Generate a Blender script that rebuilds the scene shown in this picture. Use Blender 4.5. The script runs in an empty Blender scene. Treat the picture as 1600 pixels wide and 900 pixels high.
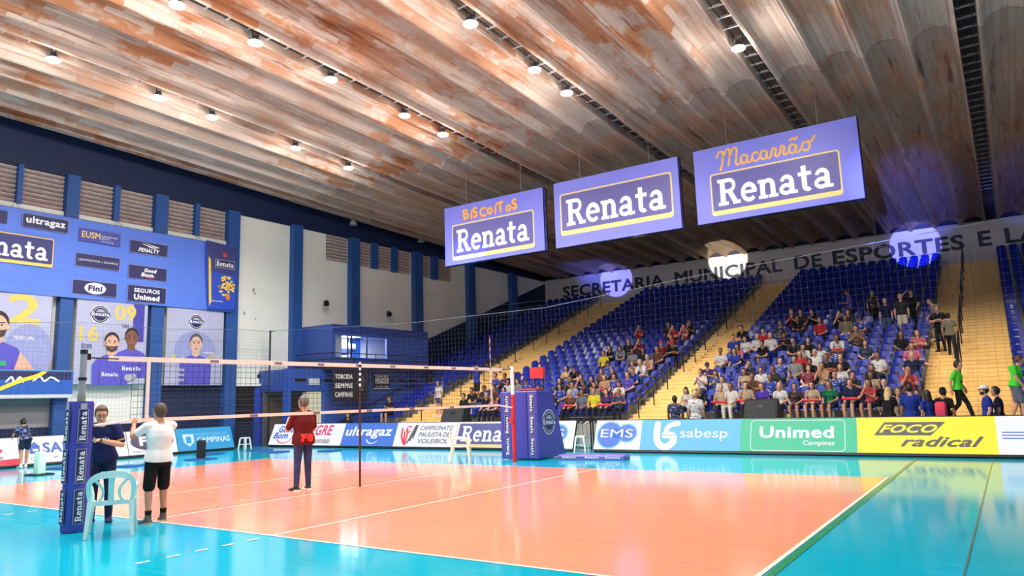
import bpy, bmesh, math, random
from mathutils import Vector, Matrix, noise
from mathutils.bvhtree import BVHTree
random.seed(7)
SC = bpy.context.scene
COL = SC.collection
PI = math.pi

def S(r, g, b):                       # 0..255 display colour -> linear
    def f(c):
        c /= 255.0
        return c / 12.92 if c <= 0.04045 else ((c + 0.055) / 1.055) ** 2.4
    return (f(r), f(g), f(b))

# ------------------------------------------------------------------ camera
cam_d = bpy.data.cameras.new('camera')
cam = bpy.data.objects.new('camera', cam_d)
COL.objects.link(cam)
YAW, PITCH, ROLL, FPX = -0.59432085, 0.15290752, -0.03134064, 1132.132
_f = Vector((math.sin(YAW) * math.cos(PITCH), math.cos(YAW) * math.cos(PITCH), math.sin(PITCH)))
_r = Vector((math.cos(YAW), -math.sin(YAW), 0))
_u = _r.cross(_f)
_r, _u = math.cos(ROLL) * _r + math.sin(ROLL) * _u, -math.sin(ROLL) * _r + math.cos(ROLL) * _u
m = Matrix((_r, _u, -_f)).transposed().to_4x4()
m.translation = Vector((11.0362, -6.2062, 1.6325))
cam.matrix_world = m
cam_d.sensor_width = 36.0
cam_d.lens = FPX * 36.0 / 1600.0
cam_d.clip_end = 200
SC.camera = cam

# ------------------------------------------------------------------ colour management, world
SC.view_settings.view_transform = 'Standard'
SC.view_settings.look = 'None'
SC.view_settings.exposure = 0.0
SC.view_settings.gamma = 1.0
SC.view_settings.use_curve_mapping = False
W = bpy.data.worlds.new('hall_air')
SC.world = W
W.use_nodes = True
W.node_tree.nodes['Background'].inputs[0].default_value = (0.80, 0.82, 1.0, 1)
WORLD = 0.36
W.node_tree.nodes['Background'].inputs[1].default_value = WORLD

# ------------------------------------------------------------------ light levels (tuned here)
LAMP_W = 560.0           # each ceiling floodlight over the court, downward
GLOW_W = 84.0            # its spill onto the ceiling folds
STAND_W = 2100.0           # each added fill spot aimed at the stand
SPOT_W = 300000.0         # each moving head thrown at the back wall
SCREEN = 1.05             # emission of the LED boards
LAMP_COL = (1.0, 0.95, 0.90)
# ------------------------------------------------------------------ materials
MATS = {}
def _new(name):
    ma = bpy.data.materials.new(name)
    ma.use_nodes = True
    return ma, ma.node_tree, ma.node_tree.nodes['Principled BSDF']

def mat(name, c, rough=0.6, var=0.06, scale=6.0, metal=0.0, spec=0.5, bump=0.0, sub=0.0):
    """plain surface with slight procedural unevenness"""
    if name in MATS: return MATS[name]
    ma, nt, b = _new(name)
    N = nt.nodes; L = nt.links
    tc = N.new('ShaderNodeTexCoord'); nz = N.new('ShaderNodeTexNoise')
    nz.inputs['Scale'].default_value = scale; nz.inputs['Detail'].default_value = 3
    L.new(tc.outputs['Object'], nz.inputs['Vector'])
    mr = N.new('ShaderNodeMapRange')
    mr.inputs[1].default_value = 0.3; mr.inputs[2].default_value = 0.7
    mr.inputs[3].default_value = 1 - var; mr.inputs[4].default_value = 1 + var
    L.new(nz.outputs['Fac'], mr.inputs[0])
    mx = N.new('ShaderNodeVectorMath'); mx.operation = 'SCALE'
    mx.inputs[0].default_value = c
    L.new(mr.outputs[0], mx.inputs['Scale'])
    L.new(mx.outputs[0], b.inputs['Base Color'])
    b.inputs['Roughness'].default_value = rough
    b.inputs['Metallic'].default_value = metal
    b.inputs['Specular IOR Level'].default_value = spec
    if bump:
        bp = N.new('ShaderNodeBump'); bp.inputs['Strength'].default_value = bump
        L.new(nz.outputs['Fac'], bp.inputs['Height']); L.new(bp.outputs[0], b.inputs['Normal'])
    MATS[name] = ma
    return ma

def glow(name, c, strength=None):
    """lit screen, lamp lens or cloth given its own emission"""
    if name in MATS: return MATS[name]
    ma, nt, b = _new(name)
    b.inputs['Base Color'].default_value = (0.02, 0.02, 0.02, 1)
    b.inputs['Roughness'].default_value = 0.5
    b.inputs['Emission Color'].default_value = (*c, 1)
    b.inputs['Emission Strength'].default_value = SCREEN if strength is None else strength
    MATS[name] = ma
    return ma

def printed(name, base, ink, scale=9.0, thr=0.56, rough=0.75):
    """cloth with printed patches"""
    if name in MATS: return MATS[name]
    ma, nt, b = _new(name)
    N = nt.nodes; L = nt.links
    tc = N.new('ShaderNodeTexCoord'); mp = N.new('ShaderNodeMapping')
    mp.inputs['Scale'].default_value = (scale, scale, scale * 1.8)
    nz = N.new('ShaderNodeTexNoise'); nz.inputs['Scale'].default_value = 1.0; nz.inputs['Detail'].default_value = 1.5
    L.new(tc.outputs['Object'], mp.inputs[0]); L.new(mp.outputs[0], nz.inputs['Vector'])
    cr = N.new('ShaderNodeValToRGB'); cr.color_ramp.interpolation = 'LINEAR'
    cr.color_ramp.elements[0].position = thr - 0.015; cr.color_ramp.elements[0].color = (*base, 1)
    cr.color_ramp.elements[1].position = thr + 0.015; cr.color_ramp.elements[1].color = (*ink, 1)
    L.new(nz.outputs['Fac'], cr.inputs[0]); L.new(cr.outputs[0], b.inputs['Base Color'])
    b.inputs['Roughness'].default_value = rough
    MATS[name] = ma
    return ma

# ------------------------------------------------------------------ mesh builder
class MB:
    def __init__(s): s.v = []; s.f = []; s.m = []
    def add(s, vs, fs, mi=0):
        o = len(s.v); s.v.extend([tuple(p) for p in vs])
        for f in fs: s.f.append(tuple(i + o for i in f)); s.m.append(mi)
        return s
    def box(s, c, d, mi=0, rot=None):
        x, y, z = d[0] / 2, d[1] / 2, d[2] / 2
        P = [Vector((sx * x, sy * y, sz * z)) for sz in (-1, 1) for sy in (-1, 1) for sx in (-1, 1)]
        if rot is not None: P = [rot @ p for p in P]
        P = [p + Vector(c) for p in P]
        return s.add(P, [(0, 2, 3, 1), (4, 5, 7, 6), (0, 1, 5, 4), (2, 6, 7, 3), (0, 4, 6, 2), (1, 3, 7, 5)], mi)
    def span(s, a, b, mi=0):
        return s.box([(a[i] + b[i]) / 2 for i in range(3)], [abs(b[i] - a[i]) for i in range(3)], mi)
    def quad(s, a, b, c, d, mi=0): return s.add([a, b, c, d], [(0, 1, 2, 3)], mi)
    def loft(s, rings, mi=0, cap=True, closed=True):
        n = len(rings[0]); o = len(s.v)
        for r in rings: s.v.extend([tuple(p) for p in r])
        for k in range(len(rings) - 1):
            for i in range(n if closed else n - 1):
                j = (i + 1) % n
                s.f.append((o + k * n + i, o + k * n + j, o + (k + 1) * n + j, o + (k + 1) * n + i)); s.m.append(mi)
        if cap:
            s.f.append(tuple(o + i for i in reversed(range(n)))); s.m.append(mi)
            e = o + (len(rings) - 1) * n
            s.f.append(tuple(e + i for i in range(n))); s.m.append(mi)
        return s
    def tube(s, pts, r, n=6, mi=0, cap=True):
        pts = [Vector(p) for p in pts]
        rs = r if isinstance(r, (list, tuple)) else [r] * len(pts)
        rings = []; up = None
        for i, p in enumerate(pts):
            a = pts[max(i - 1, 0)]; b = pts[min(i + 1, len(pts) - 1)]
            t = (b - a).normalized()
            if up is None:
                up = Vector((0, 0, 1)) if abs(t.z) < 0.9 else Vector((1, 0, 0))
            x = t.cross(up).normalized(); y = x.cross(t).normalized(); up = y
            rings.append([p + rs[i] * (math.cos(2 * PI * k / n) * x + math.sin(2 * PI * k / n) * y) for k in range(n)])
        return s.loft(rings, mi, cap)
    def ball(s, c, r, nu=12, nv=8, mi=0, frame=None):
        c = Vector(c); r = (r, r, r) if not isinstance(r, (tuple, list)) else r
        rings = []
        for j in range(1, nv):
            a = -PI / 2 + PI * j / nv
            ring = []
            for i in range(nu):
                t = 2 * PI * i / nu
                p = Vector((r[0] * math.cos(a) * math.cos(t), r[1] * math.cos(a) * math.sin(t), r[2] * math.sin(a)))
                ring.append(c + (frame @ p if frame is not None else p))
            rings.append(ring)
        return s.loft(rings, mi, True)
    def caps(s, p0, r0, p1, r1, n=12, mi=0):
        """tapered capsule"""
        p0 = Vector(p0); p1 = Vector(p1); t = (p1 - p0)
        if t.length < 1e-6: return s.ball(p0, r0, n, 8, mi)
        t = t.normalized()
        up = Vector((0, 0, 1)) if abs(t.z) < 0.9 else Vector((1, 0, 0))
        x = t.cross(up).normalized(); y = x.cross(t).normalized()
        rings = []
        def ring(c, r): return [c + r * (math.cos(2 * PI * k / n) * x + math.sin(2 * PI * k / n) * y) for k in range(n)]
        for a in (-80, -50, -22): rings.append(ring(p0 + t * r0 * math.sin(math.radians(a)), r0 * math.cos(math.radians(a))))
        for k in (0.0, 0.33, 0.66, 1.0): rings.append(ring(p0.lerp(p1, k), r0 + (r1 - r0) * k))
        for a in (22, 50, 80): rings.append(ring(p1 + t * r1 * math.sin(math.radians(a)), r1 * math.cos(math.radians(a))))
        return s.loft(rings, mi, True)
    def prism(s, poly, o, u, v, n, d, mi=0):
        """2D polygon in the frame (o,u,v), extruded by d along n"""
        o, u, v, n = Vector(o), Vector(u), Vector(v), Vector(n)
        A = [o + u * p[0] + v * p[1] for p in poly]; B = [p + n * d for p in A]; k = len(poly)
        fs = [tuple(reversed(range(k))), tuple(range(k, 2 * k))]
        fs += [(i, (i + 1) % k, k + (i + 1) % k, k + i) for i in range(k)]
        return s.add(A + B, fs, mi)
    def xform(s, M):
        s.v = [tuple(M @ Vector(p)) for p in s.v]; return s

def mesh_from(name, mb, mats, smooth=0.0):
    me = bpy.data.meshes.new(name)
    me.from_pydata(mb.v, [], mb.f)
    for a in (mats if isinstance(mats, (list, tuple)) else [mats]): me.materials.append(a)
    if len(me.materials) > 1: me.polygons.foreach_set('material_index', mb.m)
    if smooth:
        me.polygons.foreach_set('use_smooth', [True] * len(me.polygons))
        me.update()
        if smooth < 3: me.set_sharp_from_angle(angle=smooth)
    me.update()
    return me

def link(name, me, parent=None, loc=None, rz=None):
    o = bpy.data.objects.new(name, me)
    COL.objects.link(o)
    if parent is not None: o.parent = parent
    if loc is not None: o.location = loc
    if rz is not None: o.rotation_euler = (0, 0, rz)
    return o

def world_of(o):
    if o.parent is None: return o.matrix_basis.copy()
    return world_of(o.parent) @ o.matrix_parent_inverse @ o.matrix_basis
def obj(name, mb, mats, parent=None, smooth=0.0, loc=None, rz=None):
    return link(name, mesh_from(name, mb, mats, smooth), parent, loc, rz)
def wobj(name, mb, mats, parent, smooth=0.0):
    """part whose mesh is given in world coordinates"""
    o = link(name, mesh_from(name, mb, mats, smooth), parent)
    o.matrix_parent_inverse = world_of(parent).inverted()
    return o

def tag(o, label, cat, group=None):
    o['label'] = label; o['category'] = cat
    if group: o['group'] = group
    return o

def thing(name, label, cat, loc=(0, 0, 0), rz=0.0, group=None):
    o = bpy.data.objects.new(name, None)
    o.empty_display_size = 0.2
    COL.objects.link(o); o.location = loc; o.rotation_euler = (0, 0, rz)
    return tag(o, label, cat, group)

def struct(name, mb, mats, label=None, cat=None, smooth=0.0, parent=None):
    o = obj(name, mb, mats, parent, smooth)
    if parent is None:
        o['kind'] = 'structure'
        if label: o['label'] = label
        if cat: o['category'] = cat
    return o

def copy_tree(src, parent=None):
    c = src.copy(); COL.objects.link(c)
    if parent is not None: c.parent = parent
    for ch in KIDS.get(src.name, ()): copy_tree(ch, c)
    return c
KIDS = {}
def note_kids(root):
    for o in list(bpy.data.objects):
        if o.parent is not None: KIDS.setdefault(o.parent.name, [])
        if o.parent is not None and o not in KIDS[o.parent.name]: KIDS[o.parent.name].append(o)

# ------------------------------------------------------------------ flat lettering
_TX = {}
def text2d(body, bold=0.0, shear=0.0, space=1.0):
    key = (body, bold, shear, space)
    if key not in _TX:
        c = bpy.data.curves.new('lettering', 'FONT'); c.body = body; c.shear = shear
        c.space_character = space + 2.6 * max(0, bold - .008); c.resolution_u = 3
        o = bpy.data.objects.new('lettering', c)
        me = o.to_mesh()
        V0 = [(v.co.x, v.co.y) for v in me.vertices]; F0 = [tuple(p.vertices) for p in me.polygons]; V = []; F = []
        for k, (dx, dy) in enumerate([(0, 0)] + ([(bold * math.cos(q * PI / 4), bold * math.sin(q * PI / 4)) for q in range(8)] if bold > .002 else [])):
            n = len(V); V += [(x + dx, y + dy, k) for x, y in V0]; F += [tuple(i + n for i in f) for f in F0]
        o.to_mesh_clear(); bpy.data.objects.remove(o); bpy.data.curves.remove(c)
        _TX[key] = (V, F)
    return _TX[key]

def fit(VF, x, y, w, h, keep=False):
    """move/scale 2D mesh into the box"""
    V, F = VF
    x0 = min(p[0] for p in V); x1 = max(p[0] for p in V); y0 = min(p[1] for p in V); y1 = max(p[1] for p in V)
    sx = w / (x1 - x0); sy = h / (y1 - y0)
    if keep:
        k = min(sx, sy)
        x += (w - k * (x1 - x0)) / 2; y += (h - k * (y1 - y0)) / 2; sx = sy = k
    return [((p[0] - x0) * sx + x, (p[1] - y0) * sy + y) + tuple(p[2:]) for p in V], F

def rrect(x, y, w, h, r, n=5):
    P = []
    for cx, cy, a0 in ((x + w - r, y + r, -90), (x + w - r, y + h - r, 0), (x + r, y + h - r, 90), (x + r, y + r, 180)):
        for k in range(n + 1):
            a = math.radians(a0 + 90 * k / n); P.append((cx + r * math.cos(a), cy + r * math.sin(a)))
    return P
def P2(*polys):
    """2D polygons -> (V,F)"""
    V = []; F = []
    for p in polys:
        F.append(tuple(range(len(V), len(V) + len(p)))); V.extend(p)
    return V, F
def disc(cx, cy, rx, ry=None, n=28): 
    ry = ry or rx
    return [(cx + rx * math.cos(2 * PI * k / n), cy + ry * math.sin(2 * PI * k / n)) for k in range(n)]
def arcq(cx, cy, rx, ry, a0, a1, w0, w1=None, n=12):
    """thick arc as quads"""
    w1 = w0 if w1 is None else w1; out = []
    for k in range(n):
        q = []
        for t, inner in ((k / n, 0), ((k + 1) / n, 0), ((k + 1) / n, 1), (k / n, 1)):
            a = math.radians(a0 + (a1 - a0) * t); w = (w0 + (w1 - w0) * t) * inner
            q.append((cx + (rx - w) * math.cos(a), cy + (ry - w) * math.sin(a)))
        if a1 < a0: q.reverse()
        out.append(q)
    return out
def rc(x0, y0, x1, y1): return [(x0, y0), (x1, y0), (x1, y1), (x0, y1)]
def strokes(paths, w, n=6):
    """thick Catmull-Rom strokes as quads"""
    out = []
    for pts in paths:
        Q = []
        P = [pts[0]] + list(pts) + [pts[-1]]
        for i in range(1, len(P) - 2):
            for k in range(n):
                t = k / n
                Q.append(tuple(0.5 * (2 * P[i][d] + (P[i + 1][d] - P[i - 1][d]) * t + (2 * P[i - 1][d] - 5 * P[i][d] + 4 * P[i + 1][d] - P[i + 2][d]) * t * t
                         + (3 * P[i][d] - P[i - 1][d] - 3 * P[i + 1][d] + P[i + 2][d]) * t ** 3) for d in (0, 1)))
        Q.append(pts[-1])
        L = []; R = []
        for i, p in enumerate(Q):
            a = Q[max(0, i - 1)]; b = Q[min(len(Q) - 1, i + 1)]
            dx, dy = b[0] - a[0], b[1] - a[1]; l = math.hypot(dx, dy) or 1
            L.append((p[0] - dy / l * w / 2, p[1] + dx / l * w / 2)); R.append((p[0] + dy / l * w / 2, p[1] - dx / l * w / 2))
        for i in range(len(Q) - 1): out.append([R[i], R[i + 1], L[i + 1], L[i]])
        out.append(disc(pts[0][0], pts[0][1], w / 2, n=10)); out.append(disc(pts[-1][0], pts[-1][1], w / 2, n=10))
    return out

def slab_word():
    """the heavy slab-serif word used on the sponsor signs"""
    G = {}
    G['R'] = ([rc(0, 0, .44, .13), rc(0, .87, .32, 1), rc(.1, 0, .32, 1), rc(.3, .85, .5, 1), rc(.3, .45, .5, .59),
               [(.36, .5), (.42, .46), (.66, .0), (.9, .0), (.62, .5)], rc(.62, 0, .95, .13)] + arcq(.5, .725, .28, .275, -90, 90, .14, .15), .95)
    G['e'] = (arcq(.34, .35, .34, .37, 0, 318, .19, .15, 18) + [rc(.12, .3, .66, .42)], .7)
    G['n'] = ([rc(0, 0, .38, .12), rc(.08, 0, .28, .7), rc(0, .58, .2, .7), rc(.5, 0, .7, .46), rc(.42, 0, .8, .12)] + arcq(.43, .44, .27, .28, 0, 170, .2, .12), .82)
    G['a'] = ([rc(.4, .05, .6, .46), rc(.44, 0, .72, .12)] + arcq(.32, .44, .28, .28, 0, 165, .18, .14) + arcq(.28, .2, .28, .215, 0, 360, .15, .15, 18), .74)
    G['t'] = ([rc(.13, .16, .33, .92), rc(0, .56, .52, .7)] + arcq(.35, .2, .22, .21, 180, 310, .18, .15), .57)
    V = []; F = []; x = 0
    for ch in 'Renata':
        g, adv = G[ch]
        for p in g:
            F.append(tuple(range(len(V), len(V) + len(p)))); V.extend((a + x, b) for a, b in p)
        x += adv + .03
    return V, F
RENATA = slab_word()

class Sign:
    """flat printed layers on a plane: o = lower left corner, u right, v up, n towards the viewer; one mesh per colour"""
    def __init__(s, o, u, v, eps=0.004):
        s.o = Vector(o); s.u = Vector(u).normalized(); s.v = Vector(v).normalized(); s.n = s.u.cross(s.v).normalized(); s.eps = eps
        s.lay = []
    def put(s, name, VF, ma, z=1):
        s.lay.append((name, VF, ma, z)); return s
    def done(s, parent):
        for name, (V, F), ma, z in s.lay:
            off = [.00022 * p[2] if len(p) > 2 else 0.0 for p in V]
            if sum(len(f) for f in F) == len(V) and len(V[0]) == 2:             # overlapping loose pieces: keep them a hair apart
                for k, f in enumerate(F):
                    for i in f: off[i] = .00022 * (k % 12)
            mb = MB(); mb.add([s.o + s.u * p[0] + s.v * p[1] + s.n * (s.eps * z + off[i]) for i, p in enumerate(V)], F)
            wobj(name, mb, ma, parent)

def renata_sign(sg, x, y, w, h, M, z=1):
    """navy plate with a gold border, a yellow lower band and the white word"""
    b = h * 0.035
    sg.put('plate_border', P2(rrect(x, y, w, h, h * .07)), M['gold'], z)
    sg.put('plate', P2(rrect(x + b, y + h * .11, w - 2 * b, h * .855, h * .05)), M['navy'], z + 1)
    sg.put('lettering', fit(RENATA, x + w * .06, y + h * .2, w * .88, h * .64), M['white'], z + 2)
# ------------------------------------------------------------------ palette
M = {}
M['white'] = mat('white_print', S(240, 240, 240), 0.55, 0.02)
M['navy'] = mat('navy_print', S(58, 60, 120), 0.55, 0.03)
M['gold'] = mat('gold_print', S(238, 205, 110), 0.55, 0.03)
M['black'] = mat('black_paint', S(22, 22, 26), 0.5, 0.05)
M['blue_paint'] = mat('blue_wall_paint', S(36, 82, 150), 0.55, 0.06, 1.5)
M['dark_blue_paint'] = mat('dark_blue_wall_paint', S(12, 32, 72), 0.6, 0.06, 1.2)
M['steel'] = mat('galvanised_steel', S(168, 168, 172), 0.35, 0.05, 8, metal=0.35)
M['dark_steel'] = mat('dark_steel', S(38, 38, 42), 0.45, 0.05, 8, metal=0.3)
M['concrete'] = mat('grey_concrete', S(150, 146, 136), 0.85, 0.14, 3, bump=0.1)

# ------------------------------------------------------------------ sports floor
def floor_mat(name, c, rough, streak=0.05):
    ma, nt, b = _new(name); N = nt.nodes; L = nt.links
    tc = N.new('ShaderNodeTexCoord'); mp = N.new('ShaderNodeMapping'); mp.inputs['Scale'].default_value = (0.25, 5.0, 1)
    L.new(tc.outputs['Object'], mp.inputs[0])
    nz = N.new('ShaderNodeTexNoise'); nz.inputs['Scale'].default_value = 2.0; nz.inputs['Detail'].default_value = 5
    L.new(mp.outputs[0], nz.inputs['Vector'])
    mr = N.new('ShaderNodeMapRange'); mr.inputs[1].default_value = .3; mr.inputs[2].default_value = .7
    mr.inputs[3].default_value = 1 - streak; mr.inputs[4].default_value = 1 + streak; L.new(nz.outputs['Fac'], mr.inputs[0])
    vm = N.new('ShaderNodeVectorMath'); vm.operation = 'SCALE'; vm.inputs[0].default_value = c
    L.new(mr.outputs[0], vm.inputs['Scale']); L.new(vm.outputs[0], b.inputs['Base Color'])
    r2 = N.new('ShaderNodeMapRange'); r2.inputs[1].default_value = .3; r2.inputs[2].default_value = .7
    r2.inputs[3].default_value = rough - .03; r2.inputs[4].default_value = rough + .04
    L.new(nz.outputs['Fac'], r2.inputs[0]); L.new(r2.outputs[0], b.inputs['Roughness'])
    b.inputs['Specular IOR Level'].default_value = 0.7
    bp = N.new('ShaderNodeBump'); bp.inputs['Strength'].default_value = 0.015; bp.inputs['Distance'].default_value = 0.02
    L.new(nz.outputs['Fac'], bp.inputs['Height']); L.new(bp.outputs[0], b.inputs['Normal'])
    return ma
M['turq'] = floor_mat('turquoise_sports_vinyl', S(2, 178, 206), 0.10)
M['orange'] = floor_mat('orange_sports_vinyl', S(252, 160, 124), 0.11)
M['line'] = floor_mat('white_court_line', S(250, 244, 226), 0.2, 0.02)
M['green_line'] = floor_mat('green_court_line', S(30, 140, 90), 0.2, 0.02)
M['olive_line'] = floor_mat('olive_court_line', S(64, 118, 104), 0.2, 0.02)
mb = MB(); mb.quad((-17.2, -16, 0), (22, -16, 0), (22, 17.2, 0), (-17.2, 17.2, 0))
fl = struct('floor', mb, M['turq'], 'turquoise vinyl sports floor around the orange court', 'floor')
mb = MB(); mb.quad((-9, 0, .003), (9, 0, .003), (9, 9, .003), (-9, 9, .003))
wobj('court', mb, M['orange'], fl)
mb = MB(); z = .005; w = .05
for a, b in (((-9, 0), (9, w)), ((-9, 9 - w), (9, 9)), ((-9, 0), (-9 + w, 9)), ((9 - w, 0), (9, 9)), ((-w / 2, 0), (w / 2, 9)),
             ((3 - w, 0), (3, 9)), ((-3, 0), (-3 + w, 9))):
    mb.quad((a[0], a[1], z), (b[0], a[1], z), (b[0], b[1], z), (a[0], b[1], z)); z += .0002
for sx in (-1, 1):
    for k in range(5):
        y = -.2 - .35 * k
        mb.quad((sx * 3 - .025, y - .15, z), (sx * 3 + .025, y - .15, z), (sx * 3 + .025, y, z), (sx * 3 - .025, y, z))
        y = 9.2 + .35 * k
        mb.quad((sx * 3 - .025, y, z), (sx * 3 + .025, y, z), (sx * 3 + .025, y + .15, z), (sx * 3 - .025, y + .15, z))
wobj('court_lines', mb, M['line'], fl)
mb = MB(); mb.quad((9.02, -1, .004), (9.1, -1, .004), (9.1, 9.1, .004), (9.02, 9.1, .004)); wobj('green_line', mb, M['green_line'], fl)
mb = MB(); mb.quad((9.03, 9.1, .0042), (9.09, 9.1, .0042), (9.09, 14, .0042), (9.03, 14, .0042))
mb.quad((10.5, -4, .0042), (10.52, -4, .0042), (10.54, 14, .0042), (10.52, 14, .0042)); wobj('olive_line', mb, M['olive_line'], fl)

# ------------------------------------------------------------------ end wall (left), X = -16.7
XW = -16.7
wall_mat = mat('whitewashed_wall', S(236, 238, 228), 0.8, 0.04, 0.8, bump=0.05)
PIL = [(2.7, 3.3), (5.83, 6.27), (9.15, 9.67), (12.45, 13.02), (15.96, 16.5), (19.65, 20.24), (24.53, 25.19), (29.55, 30.22), (34.34, 35.05)]
mb = MB(); mb.span((XW - .3, -16, 0), (XW, 39.6, 8.88)); mb.span((XW - .3, -16, 8.88), (XW - .16, 39.6, 10.22), 1); mb.span((XW - .3, -16, 10.2), (XW, 39.6, 12.6))
# the upper strip is solid wherever no louvre stands
LOUV = [(-.6, .85), (1.1, 2.5), (3.42, 4.3), (4.4, 5.83), (6.27, 7.6), (7.75, 9.15), (9.67, 10.95), (11.1, 12.45),
        (18.2, 19.65), (20.24, 21.3), (21.66, 22.85), (23.2, 24.5), (25.19, 26.2), (26.68, 28.1)]
edges = [-16] + [e for l in LOUV for e in l] + [39.6]
for k in range(0, len(edges), 2): mb.span((XW - .2, edges[k], 8.87), (XW, edges[k + 1], 10.21))
wl = struct('wall_left', mb, [wall_mat, mat('louvre_dark', S(40, 34, 34), .9)], 'white end wall with blue pillars behind the far end line', 'wall')
mb = MB(); mb.span((XW - .02, -16, 10.2), (XW + .06, 39.2, 12.6)); wobj('upper_band', mb, M['dark_blue_paint'], wl)
# slanted blue dado following the stand, and blue lower wall beside the doorway
mb = MB()
Z = lambda y: .65 + .3676 * (y - 18.35)
mb.add([(XW + .012, 25.19, Z(25.19) - 4), (XW + .012, 39.2, Z(39.2) - 6), (XW + .012, 39.2, Z(39.2) + 1.75), (XW + .012, 25.19, Z(25.19) + 1.85)], [(0, 1, 2, 3)])
mb.span((XW, 9.67, 0), (XW + .012, 12.45, 2.62)); wobj('blue_dado', mb, M['dark_blue_paint'], wl)
mb = MB(); mb.span((XW, -16, 0), (XW + .02, 12.45, 1.2)); wobj('navy_plinth', mb, M['dark_blue_paint'], wl)
mb = MB(); mb.span((XW, -16, 1.2), (XW + .014, 5.83, 2.25)); wobj('grey_panel', mb, mat('grey_lower_wall', S(142, 142, 142), .8), wl)
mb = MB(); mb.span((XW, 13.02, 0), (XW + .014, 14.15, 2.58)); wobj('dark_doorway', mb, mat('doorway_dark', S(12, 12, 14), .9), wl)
mb = MB(); mb.span((XW, 14.15, 0), (XW + .05, 15.8, 2.56)); mb.span((XW + .05, 14.2, .1), (XW + .07, 14.95, 2.5)); mb.span((XW + .05, 15.0, .1), (XW + .07, 15.75, 2.5))
wobj('blue_double_door', mb, mat('blue_door_paint', S(46, 78, 190), .4), wl)
mb = MB(); mb.span((XW, 13.02, 2.58), (XW + .16, 15.96, 2.7)); mb.span((XW, 2.5, 8.7), (XW + .14, 12.7, 8.86)); wobj('ledge', mb, wall_mat, wl)
mb = MB(); mb.span((XW, 14.3, 2.95), (XW + .05, 14.8, 3.1)); wobj('exit_sign_plate', mb, M['dark_steel'], wl)
for y0, y1 in PIL:
    mb = MB(); mb.span((XW, y0, 0), (XW + .32, y1, 10.25)); p = wobj('pillar', mb, M['blue_paint'], wl)
for y0, y1 in ((4.3, 4.4), (7.6, 7.75), (10.95, 11.1), (21.3, 21.66), (22.85, 23.2), (26.2, 26.68), (.85, 1.1)):
    mb = MB(); mb.span((XW, y0 - .03, 8.85), (XW + .22, y1 + .03, 10.25)); wobj('mullion', mb, M['blue_paint'], wl)
louv = mat('weathered_louvre_concrete', S(200, 180, 172), .85, .15, 4)
for y0, y1 in LOUV:
    mb = MB()
    for k in range(8):
        z0 = 8.9 + k * .165
        mb.prism([(-.07, .0), (.07, .085), (.07, .115), (-.07, .03)], (XW, y0 + .01, z0), (1, 0, 0), (0, 0, 1), (0, 1, 0), y1 - y0 - .02)
    wobj('louvre', mb, louv, wl)
# unpainted patches left on the white panel
mb = MB()
for (y, z0, r) in ((14.0, 6.9, .1), (14.07, 6.75, .07), (13.55, 5.8, .09), (14.15, 5.6, .05)):
    mb.add([(XW + .004, y + r * (.7 + .3 * math.sin(3 * k)) * math.cos(k * .785), z0 + r * 1.6 * (.7 + .3 * math.cos(5 * k)) * math.sin(k * .785)) for k in range(8)], [tuple(range(8))])
wobj('plaster_patch', mb, mat('bare_plaster', S(168, 166, 158), .9), wl)

# ------------------------------------------------------------------ back wall, Y = 39.2
YB = 39.2
mb = MB(); mb.span((-17, YB, 0), (22, YB + .3, 10.3))
wb = struct('wall_back', mb, mat('pale_lettered_wall', S(198, 194, 196), .75, .05, .7), 'pale back wall with painted dark lettering above the stand', 'wall')
mb = MB(); mb.span((-17, YB - .12, 10.3), (22, YB + .3, 12.4)); wobj('upper_beam', mb, mat('night_blue_beam', S(16, 20, 52), .6), wb)
wt = mat('dark_wall_lettering', S(34, 36, 66), .6)
sg = Sign((0, YB, 0), (1, 0, 0), (0, 0, 1), .006)
for word, x0, x1, zb in (('SECRETARIA', -15.18, -7.36, 8.82), ('MUNICIPAL', -6.59, .31, 8.84), ('DE', 1.03, 2.6, 8.86), ('ESPORTES', 3.2, 9.82, 8.87), ('E', 10.46, 11.06, 8.9), ('LAZER', 11.65, 15.6, 8.9)):
    sg.put('lettering', fit(text2d(word, .03, 0, 1.0), x0, zb, x1 - x0, .84), wt)
sg.done(wb)

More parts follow.
